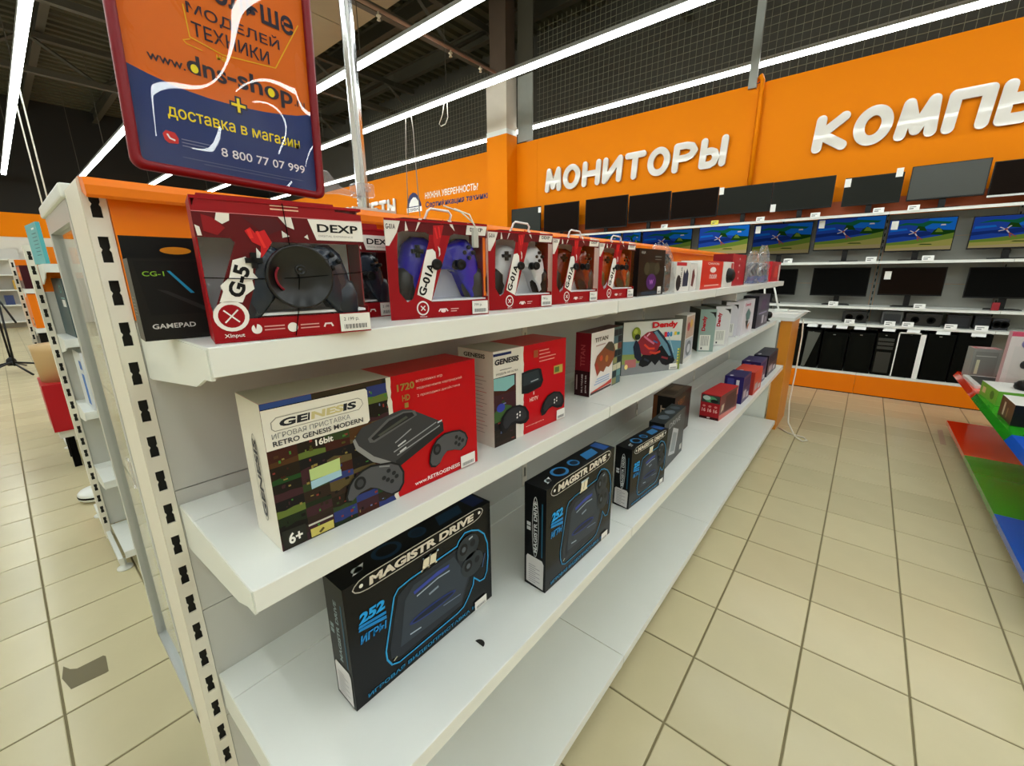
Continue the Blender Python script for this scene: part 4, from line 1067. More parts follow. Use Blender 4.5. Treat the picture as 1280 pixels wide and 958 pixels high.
CON = [(.124, .135), (.142, .153), (.205, .163), (.222, .164), (.239, .159), (.309, .116), (.310, .098), (.201, .059), (.180, .073), (.155, .088), (.128, .118)]
a.poly([(.124, .135), (.128, .118), (.155, .088), (.180, .073), (.201, .059), (.203, .067), (.182, .081), (.158, .097), (.133, .124), (.128, .138)], '#8a8b8a', 5)
a.poly(CON, '#3a3b3d', 4.5)
a.poly([(.201, .059), (.310, .098), (.309, .116), (.199, .074)], '#252628', 5)
a.poly([(.150, .131), (.153, .123), (.162, .121), (.250, .146), (.246, .156), (.222, .160), (.190, .155)], '#5c5d5e', 5).poly([(.156, .130), (.160, .125), (.244, .147), (.240, .154), (.222, .157), (.192, .151)], '#242527', 6)
a.poly([(.168, .132), (.172, .129), (.230, .147), (.226, .151)], '#4a4d46', 7)
for p, q in (((.196, .092), (.292, .121)), ((.202, .084), (.300, .112)), ((.200, .108), (.235, .124))): a.line([p, q], .0022, '#94979a', 7)
a.line([(.205, .100), (.222, .106)], .003, '#c8cacc', 7).line([(.208, .088), (.222, .093)], .003, '#c8cacc', 7).line([(.295, .119), (.306, .121)], .003, '#c8cacc', 7)
for P_, bs in (([(.101, .044), (.108, .062), (.116, .072), (.134, .081), (.150, .084), (.164, .081), (.190, .076), (.206, .066), (.214, .048), (.212, .026), (.202, .014), (.187, .013), (.175, .022), (.160, .036), (.145, .044), (.125, .042), (.109, .033), (.102, .036)], [(.182, .062), (.192, .054), (.197, .046), (.179, .046), (.187, .040), (.172, .052)]),
               ([(.270, .043), (.273, .060), (.279, .074), (.292, .087), (.310, .093), (.332, .092), (.352, .088), (.366, .078), (.372, .064), (.366, .050), (.352, .043), (.335, .050), (.315, .054), (.304, .046), (.295, .034), (.284, .030), (.274, .034)], [(.340, .076), (.348, .070), (.356, .064), (.338, .064), (.346, .058)])):
    a.poly(P_, '#17181a', 7.5)
    cx = sum(p[0] for p in P_)/len(P_); cy = sum(p[1] for p in P_)/len(P_)
    a.poly([(cx+(p[0]-cx)*.93, cy+(p[1]-cy)*.90) for p in P_], '#505154', 8)
    for b_ in bs: a.ell(b_[0], b_[1], .0042, .0040, '#232427', 9, 12)
a.ell(.128, .060, .0105, .0115, '#1c1d20', 9).ell(.128, .060, .006, .007, '#3c3d40', 10).ell(.290, .066, .0095, .0115, '#1c1d20', 9).ell(.290, .066, .005, .006, '#3c3d40', 10)
a.line([(.165, .076), (.185, .070)], .0025, '#8a8b8d', 9)
a.build('console_picture', R)
a = Art(front)
a.text('1720', .213, .197, .036, .013, '#9a7a3a', 3, bold=.03); a.text('HD', .222, .178, .016, .011, '#9a7a3a', 3, bold=.03); a.rect(.226, .165, .234, .174, '#9a7a3a', 3)
a.text('встроенных игр', .253, .205, .060, .0055, '#eab4a8', 3, bold=.0); a.text('подключение картриджей', .254, .192, .108, .0062, '#eab4a8', 3, bold=0); a.text('2 проводных джойстика', .254, .178, .102, .0062, '#eab4a8', 3, bold=0)
a.text('www.RETROGENESIS', .236, .0095, .112, .0080, '#f4e4e0', 3, bold=.02)
a.build('red_side_print', R)
sticker(R, .350, .003, .390, .029)
a = Art(leftf(D_2)); a.text('GENESIS', .058, .040, .125, .015, '#3a3b40', 2, rot=HALF, shear=.15, bold=.03); a.ring(.050, .104, .070, .014, .0012, '#8c8a80', 1, a=HALF); a.build('side_print', R)

W_, H_, D_2 = .284, .226, .115
R = carton('console_box', 'smaller half-red console box picturing two glossy black wireless gamepads', 'console box', (-.331, -1.303, ZS), W_, D_2, H_, 88.2, '#bc0812', side='#ddd8cc')
bx((.0005, .0005, H_-.0012), (.100, D_2-.0005, H_+.0006), ink('#b4ad9e')).build('carton_top', R)
a = Art(front); a.rect(0, 0, .100, H_, '#dedad0', 1); mosaic(a, .0, .0, .076, .166, 1, 4, 12); a.rect(0, .215, .06, .221, '#1d2a5c', 3)
a.poly([(0, .165), (.07, .163), (.07, .14), (.04, .130), (0, .138)], '#7fb4b4', 3).poly([(0, .06), (.06, .06), (.06, .09), (.03, .10), (0, .085)], '#3c5a30', 3.2).ell(.022, .093, .014, .010, '#3440a0', 4)
a.text('GENESIS', .003, .195, .082, .013, '#2c2c30', 4, bold=.04, shear=.1); a.rect(.02, .181, .06, .183, '#8a8a86', 4); a.text('МОДЕЛЬ HD ULTRA', .008, .170, .075, .006, '#6a6a66', 4)
torn(a, .1035, 0, H_, .010, '#e2dfd4', 3.5, 6)
a.build('game_pictures', R)
a = Art(front)
a.poly([(.096, .162), (.122, .165), (.160, .164), (.172, .160), (.182, .128), (.172, .113), (.12, .106), (.096, .110)], '#15191c', 5).poly([(.100, .158), (.160, .160), (.170, .130), (.100, .128)], '#2a3438', 6).line([(.13, .134), (.16, .136)], .003, '#9aa4a8', 7)
for P_ in ([(.024, .029), (.016, .048), (.022, .068), (.040, .083), (.062, .088), (.088, .085), (.110, .075), (.123, .058), (.124, .040), (.112, .032), (.092, .034), (.070, .042), (.052, .040), (.036, .028)], [(.176, .033), (.171, .048), (.180, .066), (.200, .083), (.228, .088), (.256, .082), (.273, .066), (.277, .048), (.267, .036), (.246, .038), (.222, .048), (.204, .044), (.190, .034)]):
    a.poly(P_, '#0f1013', 7)
    cx = sum(p[0] for p in P_)/len(P_); cy = sum(p[1] for p in P_)/len(P_)
    a.poly([(cx+(p[0]-cx)*.8, cy+.004+(p[1]-cy)*.75) for p in P_], '#2a2c30', 8)
    for k in range(4): a.ell(cx+.008+.010*(k % 2), cy+.002+.008*(k//2)+.003*(k % 2), .0028, .0028, '#e8e8e4', 9, 10)
a.build('console_picture', R)
a = Art(front); a.text('HDTV', .128, .082, .034, .010, '#f0c4b8', 3, bold=.03); a.rect(.142, .098, .146, .106, '#f0c4b8', 3)
for k in range(4): a.rect(.165, .205-.009*k, .165+(.04, .045, .07, .065)[k], .2075-.009*k, '#e49488', 3)
a.rect(.143, .192, .160, .210, '#a4502c', 3).rect(.228, .135, .268, .157, '#b8a44c', 3).rect(.232, .139, .252, .153, '#5a6a34', 4).text('www.retrogenesis.ru', .113, .018, .074, .004, '#f0c4b8', 3)
a.build('red_side_print', R); sticker(R, .243, .003, .281, .031)
a = Art(leftf(D_2))
for k in range(16): a.rect(.055, .165-.009*k, .055+(.03, .038, .025)[k % 3], .1665-.009*k, '#a8a196' if k % 4 else '#c87a74', 1)
a.text('GENESIS', .02, .208, .07, .010, '#33332e', 1, bold=.03)
a.build('side_print', R)

W_, H_, D_2 = .252, .209, .055
R = carton('console_box', 'white console box with dark red side and a brown gamepad picture', 'console box', (-.365, -.803, ZS), W_, D_2, H_, 93.2, '#e6e1dc', side='#7a1420', topc='#4a1018')
a = Art(front)
a.rect(.176, .0, W_, H_, '#4f6a66', 1); r_ = random.Random(4)
for k in range(16): a.rect(.178+.036*(k % 2), .004+.025*(k//2), .178+.034+.036*(k % 2), .026+.025*(k//2), r_.choice(['#1c2a2e', '#8a8c5a', '#4a6a74', '#c8c4a4', '#6c3a30', '#5a8a8c', '#20242c']), 2)
a.poly([(.027, .104), (.044, .130), (.075, .142), (.099, .152), (.130, .166), (.158, .163), (.178, .150), (.190, .133), (.184, .103), (.160, .084), (.142, .076), (.120, .082), (.100, .066), (.075, .075), (.051, .060), (.040, .080)], '#8a4a2a', 3)
a.poly([(.1, .15), (.13, .166), (.158, .163), (.178, .150), (.180, .125), (.14, .135)], '#4c4638', 4).poly([(.027, .104), (.044, .110), (.06, .085), (.051, .060), (.040, .080)], '#a03a2a', 4).ell(.075, .118, .012, .010, '#c85030', 5).ell(.12, .11, .012, .012, '#b87838', 5)
a.text('TITAN', .024, .176, .100, .014, '#4a4038', 3, bold=.02); a.rect(.033, .162, .106, .166, '#b89c94', 3)
for k in range(3): a.rect(.03+.01*k, .032+.008*k, .15, .036+.008*k, '#9ab4d4', 3)
a.poly([(.008, .010), (.17, .014), (.172, .030), (.12, .022), (.008, .014)], '#c0483c', 3).rect(.004, .004, .17, .011, '#2c2426', 3)
a.build('front_print', R)
a = Art(leftf(D_2)); a.rect(.0, .0, .055, .085, '#2c0c10', 1).text('TITAN', .035, .10, .07, .016, '#b04a4c', 2, rot=HALF).text('MULTIGAME', .030, .012, .062, .006, '#c8b8b4', 2, rot=HALF).text('game 16 bit', .044, .012, .06, .007, '#e0d4d0', 2, rot=HALF).rect(.006, .02, .010, .07, '#a89490', 2); a.build('side_print', R)

W_, H_, D_2 = .300, .209, .055
R = carton('console_box', 'console box with a motorcycle racer picture, turned towards the viewer', 'console box', (-.413, -.471, ZS), W_, D_2, H_, 64.1, '#b8beb8', side='#3a3c38', topc='#54544c')
a = Art(front)
a.rect(0, 0, W_, H_, '#c9ccc6', 1).rect(0, .0, W_, .045, '#85888a', 2).poly([(0, .045), (W_, .045), (W_, .12), (.2, .13), (0, .135)], '#5f8ea4', 2).poly([(0, .045), (.12, .045), (.10, .08), (0, .085)], '#8a9a5a', 2.5).rect(.015, .03, .07, .062, '#b06a6a', 3).ell(.022, .034, .008, .010, '#f0d88a', 4)
a.poly([(.085, .035), (.088, .060), (.105, .080), (.154, .092), (.21, .112), (.240, .085), (.262, .062), (.274, .040), (.262, .028), (.228, .022), (.205, .030), (.190, .048), (.170, .028), (.150, .046), (.132, .030), (.105, .026)], '#101317', 4)
a.poly([(.070, .128), (.072, .105), (.098, .078), (.14, .072), (.175, .088), (.19, .115), (.175, .15), (.150, .170), (.118, .166), (.09, .150)], '#8a2430', 5).poly([(.14, .166), (.172, .174), (.205, .145), (.240, .105), (.266, .055), (.250, .050), (.225, .085), (.195, .11), (.17, .145)], '#1c2c3c', 5.5)
a.poly([(.150, .165), (.165, .168), (.225, .110), (.250, .062), (.238, .062), (.200, .105)], '#5c8498', 6).poly([(.062, .14), (.050, .112), (.060, .070), (.080, .052), (.098, .060), (.088, .095), (.080, .120)], '#182034', 6)
a.line([(.10, .152), (.125, .135), (.155, .118)], .008, '#c86a84', 6.5).line([(.105, .118), (.13, .10), (.16, .098)], .008, '#d8402c', 6.5).line([(.135, .085), (.165, .078), (.19, .084)], .009, '#c03c28', 6.5).line([(.225, .150), (.245, .110), (.262, .072)], .004, '#9ab8c8', 6.5)
a.line([(.115, .150), (.130, .162)], .006, '#e0a8b8', 6.7).line([(.150, .130), (.172, .120)], .006, '#3c5c94', 6.7).line([(.110, .060), (.135, .048)], .008, '#2a3440', 4.5).line([(.20, .060), (.235, .050)], .008, '#7a2a30', 4.5)
a.ell(.062, .164, .021, .025, '#7c8a2c', 7).ell(.058, .172, .010, .010, '#a4b048', 7.5).ell(.068, .150, .014, .011, '#22281c', 8)
a.text('Dendy', .140, .174, .132, .030, '#c41c24', 8, bold=.05)
for ch, c, x in (('1', '#d0303c', .206), ('0', '#2c54b4', .218), ('8', '#2c8ab4', .234)): a.text(ch, x, .141, .013, .020, c, 8, bold=.05)
a.rect(.258, .146, .27, .160, '#d8b83c', 8).rect(.272, .146, .286, .158, '#4c9a8c', 8).rect(.292, 0, .300, .09, '#7a8c3c', 8)
for k in range(6): a.poly([(.284, .02+.012*k), (.292, .026+.012*k), (.284, .030+.012*k)], '#e8e04c', 9)
a.build('front_print', R); sticker(R, .245, .003, .290, .027)
R = carton('console_box', 'pale console box with car pictures right of the motorcycle one', 'console box', (-.300, -.092, ZS), .165, .05, .213, 95, '#d3d0ca', side='#77746c')
a = Art(front); a.rect(.01, .11, .155, .205, '#b89c8c', 1).ell(.05, .16, .025, .02, '#a8484c', 2).ell(.10, .17, .025, .02, '#d0a44c', 2).rect(.01, .02, .155, .105, '#aeb2bc', 1).ell(.08, .06, .05, .035, '#6a7078', 2).ell(.08, .06, .03, .02, '#c4c8d0', 3)
a.build('front_print', R)
def dendy_spine(p, yaw, w_, D, label, face, grey):
    R = carton('console_box', label, 'console box', p, w_, D, .214, yaw, face, side=grey, topc='#6c6c64', group='console boxes standing on edge')
    a = Art(front); a.text('Dendy', w_*.45, .105, .075, w_*.30, '#b01c2c', 2, rot=HALF, bold=.05)
    a.poly([(w_*.55, .20), (w_*.95, .20), (w_*.95, .17), (w_*.80, .19)], '#1c1c1e', 2)
    a.rect(w_*.08, .006, w_*.75, .085, '#dcdcd6', 2); a.build('spine_print', R)
    for k in range(5): pass
    a = Art(front)
    for k in range(5): a.rect(w_*(.2+.1*k), .03, w_*(.24+.1*k), .08, '#8c8c8a', 3)
    a.rect(w_*.2, .012, w_*.3, .022, '#55555a', 3); a.build('side_label', R)
    return R
dendy_spine((-.345, .262, ZS), 32, .078, .20, 'grey-green console box standing on edge, nearest of the upright ones', '#8aa09a', '#33362e')
dendy_spine((-.335, .500, ZS), 38, .085, .20, 'white console box standing on edge just behind the grey-green one', '#cfcdd0', '#5a5a55')
R = dendy_spine((-.372, .880, ZS), 24, .072, .001+.16, 'white console box standing on edge, farthest of the upright ones', '#d0cdd4', '#5a5a55')
R = carton('console_box', 'white console box with a green pointed picture past the boxes on edge', 'console box', (-.296, .985, ZS), .33, .05, .218, 90, '#d6d2d8')
a = Art(front); a.text('Dendy', .05, .175, .16, .024, '#c0506a', 2, bold=.04).poly([(.08, .13), (.15, .165), (.23, .13), (.21, .09), (.12, .085)], '#5c7c78', 2).poly([(.10, .085), (.19, .085), (.15, .03)], '#1c2220', 2).poly([(.16, .05), (.24, .07), (.18, .02)], '#c87a50', 3); a.build('front_print', R)
R = carton('console_box', 'tall dark purple-grey box at the far end of the second shelf', 'console box', (-.292, 1.425, ZS), .44, .10, .228, 90, '#4a4456', side='#2a2830')
a = Art(front); a.poly([(.1, .12), (.3, .12), (.32, .2), (.12, .2)], '#5c4866', 1).rect(.06, .095, .36, .105, '#9a94b4', 1).rect(.20, .02, .27, .08, '#c8c4d0', 1).rect(.33, .02, .38, .06, '#a8a4b4', 1); a.build('front_print', R)
t = thing('webcam', 'small round black webcam at the end of the second shelf', 'webcam', (-.315, 2.03, ZS))
MB().lathe((0, 0, 0), [(.02, 0), (.02, .006), (.008, .010), (.008, .022)], BLACK, 12).build('webcam_foot', t)
MB().lathe((0, 0, .05), [(.004, -.03), (.022, -.025), (.031, -.01), (.031, .01), (.022, .025), (.004, .03)], BLACK, 14).build('webcam_head', t)

# ---------------- third shelf: black console boxes
ZM = .5975
def magistr(p, W_, H, D, yaw, label, var=0):
    kx, ky = W_/.364, H/.246
    R = carton('console_box', label, 'console box', p, W_, D, H, yaw, '#0c0d10', side='#1e1f1c' if var == 0 else '#0a0b0d', topc='#07080b', group='black console boxes with blue outline pictures', rough=.22)
    F = lambda pts: [(u*kx, v*ky) for u, v in pts]
    BL = '#2e9ad4' if var == 0 else '#2a78a4'
    a = Art(front)
    pts = F([(.046, .2215), (.310, .2215), (.325, .2245), (.334, .2300), (.338, .2365), (.334, .2425), (.325, .2465), (.310, .2480), (.046, .2480), (.031, .2455), (.022, .2400), (.018, .2345), (.022, .2285), (.031, .2240)])
    a.line(pts, .0020, '#b9b4a8', 2, True)
    a.text('MAGISTR DRIVE', .049*kx, .2262*ky, .258*kx, .0165*ky, '#d8d0c0', 3, shear=.12, bold=.05)
    a.ell(.034*kx, .235*ky, .004, .004, '#e8e4da', 3, 8).ell(.326*kx, .236*ky, .004, .004, '#e8e4da', 3, 8)
    a.text('II', .162*kx, .186*ky, .034*kx, .027*ky, '#e4dcc0', 4, shear=.2, bold=.06); a.rect(.160*kx, .186*ky, .200*kx, .190*ky, '#e4dcc0', 4); a.rect(.166*kx, .209*ky, .206*kx, .213*ky, '#b8d0dc', 4)
    a.build('title_print', R)
    a = Art(front)
    OUT = [(.069, .056), (.068, .075), (.095, .173), (.105, .184), (.135, .188), (.256, .191), (.262, .200), (.280, .210), (.300, .206), (.322, .196), (.340, .178), (.350, .150), (.351, .115), (.346, .080), (.337, .066), (.322, .068), (.303, .088), (.300, .072), (.285, .052), (.268, .036), (.248, .032), (.094, .031), (.078, .038)]
    a.poly(F([(.078, .05), (.078, .075), (.104, .170), (.13, .180), (.262, .184), (.292, .10), (.262, .045), (.10, .040)]), '#252b33', 1)
    a.poly(F([(.100, .06), (.118, .150), (.14, .170), (.246, .172), (.285, .10), (.262, .055)]), '#353e48', 2)
    a.line(F(OUT), .0034, BL, 3, True)
    a.poly(F([(.138, .157), (.200, .165), (.232, .163), (.230, .157), (.180, .155), (.140, .150)]), '#3a4aa0', 4)
    a.line(F([(.145, .143), (.20, .150), (.232, .148)]), .003, '#a4b4c4', 4); a.line(F([(.175, .128), (.20, .131)]), .005, '#8898a8', 4)
    a.ell(.185*kx, .093*ky, .062*kx, .0095*ky, '#2c3c7c', 4, a=-.02).ell(.185*kx, .093*ky, .055*kx, .006*ky, '#1c2434', 5, a=-.02)
    a.line(F([(.123, .072), (.150, .069)]), .003, '#a4b4c4', 4).line(F([(.21, .078), (.26, .074)]), .0022, '#7888a0', 4)
    for cx, cy in ((.288, .172), (.300, .126)):
        a.ell(cx*kx, cy*ky, .034*kx, .028*ky, '#31373c', 5).ell((cx-.014)*kx, (cy+.002)*ky, .012*kx, .013*ky, '#14171a', 6).ell((cx-.014)*kx, (cy+.002)*ky, .006*kx, .006*ky, '#586068', 7)
        a.ell((cx+.014)*kx, (cy+.004)*ky, .008*kx, .008*ky, '#1c2024', 6)
    a.line(F([(.29, .19), (.302, .192)]), .004, '#a8b4bc', 7).line(F([(.33, .10), (.34, .13)]), .003, '#2a4a74', 6); a.line(F([(.082, .044), (.09, .048)]), .003, '#a8a890', 5)
    a.build('console_picture', R)
    a = Art(front)
    a.text('252', .022*kx, .164*ky, .052*kx, .020*ky, '#22a0e8', 3, shear=.15, bold=.05)
    a.poly(F([(.020, .158), (.076, .152), (.076, .158), (.022, .163)]), '#1c84cc', 3).poly(F([(.020, .152), (.076, .142), (.076, .149), (.022, .157)]), '#1c84cc', 3)
    a.text('ИГРЫ', .021*kx, .126*ky, .052*kx, .016*ky, '#1c84cc', 3, shear=.1, bold=.04, rot=-.05)
    a.text('ИГРОВАЯ ВИДЕОПРИСТАВКА 16', .024*kx, .0085*ky, .285*kx, .0095*ky, '#1d7aa8', 3, bold=.03)
    a.build('blue_lettering', R)
    sticker(R, .302*kx, .002, .341*kx, .026)
    a = Art(leftf(D))
    c_ = '#8a9aa0' if var == 0 else '#cfd4d8'
    a.text('MAGISTR DRIVE', D*.60, H*.36, H*.50, D*.16, c_, 2, rot=HALF, bold=.03); a.text('II', D*.30, H*.56, H*.08, D*.18, c_, 2, rot=HALF, bold=.05)
    a.rect(D*.80, H*.34, D*.86, H*.86, '#245a74', 2)
    if var: a.ring(D*.52, H*.61, H*.29, D*.14, .0015, c_, 2, a=HALF)
    a.build('side_print', R)
    a = Art(leftf(D)); a.poly([(D*.10, H*.02+.004), (D*.90, H*.02), (D*.92, H*.28), (D*.84, H*.31), (D*.16, H*.315), (D*.10, H*.29)], '#d4d2d2', 3)
    for k in range(9): a.rect(D*.22, H*.05+k*.006, D*(.55+.2*(k % 2)), H*.05+k*.006+.002, '#9c9a9e', 4)
    a.build('barcode_label', R)
    a = Art(topf(H))
    tb_ = '#16324a' if var == 0 else '#2a6ea4'
    a.ell(W_*.30, D*.5, W_*.085, D*.33, tb_, 1).ell(W_*.30, D*.5, W_*.06, D*.22, '#0b0c10', 2).ell(W_*.50, D*.52, W_*.055, D*.25, tb_, 1).ell(W_*.50, D*.50, W_*.04, D*.16, '#14283c', 2)
    a.poly([(W_*.62, D*.25), (W_*.80, D*.25), (W_*.84, D*.7), (W_*.66, D*.72)], tb_, 1).poly([(W_*.88, D*.2), (W_*.98, D*.2), (W_*.98, D*.9), (W_*.88, D*.9)], '#1c4a8c' if var else '#10204a', 1)
    a.poly([(W_*.08, D*.25), (W_*.14, D*.3), (W_*.17, D*.55), (W_*.12, D*.5)], '#d8dce0', 2).ell(W_*.12, D*.4, W_*.03, D*.12, '#b8c4c8', 2)
    a.build('top_print', R)
    return R
magistr((-.316, -1.704, ZM), .366, .262, .066, 90, 'largest black console box with blue outline picture, nearest on the third shelf')
magistr((-.220, -1.248, ZM), .330, .284, .066, 88.6, 'black console box, middle of the three with blue outline pictures', 1)
magistr((-.224, -.759, ZM), .270, .216, .060, 85.8, 'smallest black console box with blue outline picture, beside the grey-black box', 1)
R = carton('console_box', 'grey-black console box with a slanted white console picture', 'console box', (-.236, -.440, ZM), .285, .06, .210, 92.5, '#33383a', side='#101214', topc='#22282c')
a = Art(front); a.poly([(.08, .05), (.17, .03), (.20, .13), (.12, .16)], '#b8bcc0', 2).poly([(.10, .06), (.16, .045), (.18, .12), (.125, .14)], '#8c9498', 3).text('DRIVE', .06, .17, .15, .022, '#a8acb0', 2, shear=.2).rect(.24, .02, .27, .045, '#c8c8c4', 2); a.build('front_print', R)
a = Art(topf(.21)); a.ell(.08, .03, .03, .02, '#5a646c', 1).ell(.16, .03, .03, .02, '#5a646c', 1).ell(.23, .03, .02, .02, '#4a545c', 1); a.build('top_print', R)
R = carton('console_box', 'black and brown console box standing behind the grey one', 'console box', (-.318, -.085, ZM), .265, .10, .215, 92, '#241a14', side='#191512', topc='#4a3c30')
a = Art(front); a.text('XBIT', .04, .16, .12, .03, '#8a5a34', 1); a.build('front_print', R)
a = Art(leftf(.10)); a.text('XBIT', .062, .06, .11, .026, '#c0a890', 1, rot=HALF, bold=.04).rect(.0, .0, .02, .215, '#6a4024', 1); a.build('side_print', R)
a = Art(topf(.215)); r_ = random.Random(8)
for k in range(30): a.rect(.26*r_.random(), .09*r_.random(), .26*r_.random(), .09*r_.random(), r_.choice(['#5a4a3a', '#3c3226', '#6c5844']), 1+.3*k)
a.mb = MB(); a.rect(.02, .01, .245, .09, '#5a4a3c', 1).rect(.04, .02, .12, .08, '#3c3026', 2).rect(.14, .03, .23, .07, '#76604a', 2); a.build('top_print', R)
R = carton('console_box', 'red cassette-game box with a row of white badges on its end', 'console box', (-.225, .357, ZM), .300, .100, .138, 86, '#6c3030', side='#a41c24', topc='#b82024')
a = Art(front); a.poly([(.0, .0), (.3, .0), (.3, .02), (.0, .03)], '#c8746c', 1).poly([(.02, .04), (.06, .05), (.07, .085), (.03, .08)], '#c8b49c', 2).poly([(.08, .03), (.27, .035), (.27, .125), (.09, .12)], '#4c2c2c', 1).rect(.27, .09, .295, .125, '#d08078', 2); a.build('front_print', R)
a = Art(leftf(.100)); a.rect(.004, .092, .098, .134, '#3c4440', 1).ell(.05, .112, .032, .016, '#58a070', 2).ell(.03, .118, .02, .012, '#c4d4cc', 3).ell(.07, .104, .02, .010, '#1c2420', 3).rect(0, 0, .1, .014, '#3a1014', 1).ell(.048, .008, .009, .004, '#e0c8c4', 2)
for k in range(3): a.text('16', .010+.030*k, .040, .020, .020, '#e8a8a4', 2, bold=.05).ell(.020+.030*k, .072, .008, .006, '#d87c78', 2)
a.build('side_print', R)
def far_box(p, w_, H, D, label, c, sc, tc, seed):
    R = carton('cartridge_box', label, 'cartridge box', p, w_, D, H, 90, c, side=sc, topc=tc, group='small boxes at the far end of the third shelf')
    r_ = random.Random(seed); a = Art(front)
    a.rect(w_*.1, H*.55, w_*.9, H*.9, tc, 1).rect(w_*.15, H*.15, w_*.5, H*.45, '#b8a8b0', 1).rect(w_*.6, H*.1, w_*.85, H*.3, '#c8c4cc', 1); a.build('front_print', R)
    a = Art(leftf(D)); a.rect(D*.15, H*.62, D*.5, H*.92, '#4a4a90', 1).rect(D*.62, H*.6, D*.78, H*.88, '#d8d4dc', 1).rect(D*.2, H*.2, D*.6, H*.3, '#8a80a8', 1); a.build('side_print', R)
    a = Art(topf(H)); a.ell(w_*.12, D*.7, w_*.08, D*.1, '#d0ccd4', 1); a.build('top_print', R)
far_box((-.199, .757, ZM), .21, .165, .105, 'nearest small violet box right of the red cassette-game box', '#3c2c5c', '#2c2464', '#2a2458', 1)
far_box((-.185, 1.010, ZM), .26, .150, .125, 'small orange-red box between the two violet boxes', '#c4382c', '#a8342c', '#d04430', 2)
far_box((-.205, 1.300, ZM), .24, .165, .120, 'second small violet box, just past the orange-red one', '#40305c', '#2c2454', '#30285c', 3)
far_box((-.205, 1.610, ZM), .42, .165, .100, 'dark slate box, farthest on the third shelf', '#2e2c3c', '#22222e', '#262838', 4)

# ================================================================== RIGHT-HAND COLOURED RACK
RK = thing('coloured_display_rack', 'low display rack with red, green and blue glossy shelf liners at the right edge', 'display rack', (.99, 0, 0))
CR, CG, CB = mat('red_acrylic', '#ff3c08', .12, coat=.5), mat('green_acrylic', '#27a01a', .14, coat=.5), mat('blue_acrylic', '#1a5cd0', .14, coat=.5)
bx((.01, .30, .07), (.75, 3.10, .104), WHITE).build('base_shelf', RK)
for y0_, y1_, m in ((2.16, 3.08, CR), (1.20, 2.158, CG), (.26, 1.198, CB)):
    b = MB(); b.box((0, y0_, .105), (.74, y1_, .110), m).box((-.002, y0_, .078), (.0, y1_, .110), m); b.build('shelf_liner', RK)
bx((.04, .30, .45), (.60, 3.35, .482), WHITE).build('upper_shelf', RK)
for y0_, y1_, m in ((2.50, 3.42, CR), (1.46, 2.498, CG), (.40, 1.458, CB)):
    b = MB(); b.box((.03, y0_, .483), (.60, y1_, .488), m).prism([(.03, y0_, .488), (.03, y0_, .484), (.012, y0_, .446), (.009, y0_, .447)], (0, y1_-y0_, 0), m); b.build('shelf_liner', RK)
for y in (.6, 1.8, 3.0):
    bx((.66, y, 0), (.70, y+.04, .95), WHITE).build('rack_post', RK); bx((.06, y, 0), (.10, y+.04, .075), BLACKM).build('foot', RK)
bx((.60, .30, .1), (.62, 3.3, .95), PANEL).build('back_panel', RK)
for y in (.6, 1.8, 3.0): bx((.10, y+.01, .40), (.60, y+.025, .45), WHITE).build('shelf_bracket', RK)
ZR = .4885
R = thing('flat_blister_pack', 'flat white-edged blister pack with dark centre at the rack corner', 'blister pack', (1.035, 2.70, ZR), .03)
bx((0, 0, 0), (.30, .46, .022), ink('#e2e2dc')).build('carton', R); bx((.035, .04, .0222), (.26, .42, .026), ink('#3c3e3c')).build('dark_insert', R)
R = carton('small_box', 'small grey box with red-edged lid on the coloured rack', 'small box', (1.055, 3.20, ZR), .165, .14, .245, 8, '#8a8c86', side='#9a9c96', topc='#b49490')
a = Art(topf(.245)); a.rect(.015, .015, .15, .125, '#b04a54', 1).rect(.03, .03, .135, .11, '#c4a8a4', 2); a.build('lid_print', R)
a = Art(front); a.rect(.015, .02, .15, .22, '#7c7e78', 1).rect(.02, .18, .14, .186, '#b8b8b0', 2).rect(.03, .03, .05, .15, '#c8c8a8', 2); a.build('front_print', R)
R = carton('small_box', 'green and white box on the coloured rack between the black box and the blister pack', 'small box', (1.060, 2.16, ZR), .24, .36, .10, 4, '#6ca83c', side='#78b83c', topc='#dcdcd4')
a = Art(leftf(.36)); a.rect(.05, .03, .12, .07, '#e0c890', 1).ell(.26, .05, .04, .03, '#3c7c24', 1); a.build('side_print', R)
R = thing('black_mouse', 'black mouse lying on top of the green and white box', 'mouse', (1.20, 2.33, ZR+.101))
MB().loft([(.05*math.cos(t), .075*math.sin(t)) for t in [2*math.pi*k/18 for k in range(18)]], [(.9, 0), (1, .01), (.95, .03), (.7, .05), (.35, .058)], BLACK, fr=lambda x, z, h: (x, z, h)).build('mouse_body', R)
MB().lathe((0, .035, .054), [(.006, 0), (.008, .004), (.004, .009)], mat('grey_wheel', '#55585a', .4), 10).build('scroll_wheel', R)
R = carton('small_box', 'black box with a white top and round grey device picture on the coloured rack', 'small box', (1.045, 1.66, ZR), .36, .28, .125, 1, '#0f1012', side='#4c3c2c', topc='#d8d8d0')
a = Art(topf(.125)); a.ell(.2, .14, .09, .10, '#8a8c88', 1).ell(.2, .14, .07, .075, '#b4b6b0', 2); a.build('top_print', R)
a = Art(leftf(.28)); a.rect(.08, .02, .11, .10, '#c8bca0', 1).rect(.16, .02, .18, .08, '#8a7450', 1); a.build('side_print', R)
R = carton('upright_pack', 'tall pinkish white pack of black mice standing on the coloured rack', 'blister pack', (1.135, 2.64, ZR), .30, .06, .45, 6, '#d8ccc8', side='#c8a8ac', topc='#c45a74')
a = Art(front); a.rect(0, .42, .30, .45, '#c44a64', 1).rect(.03, .03, .27, .35, '#cfc6c2', 1); a.build('front_print', R)
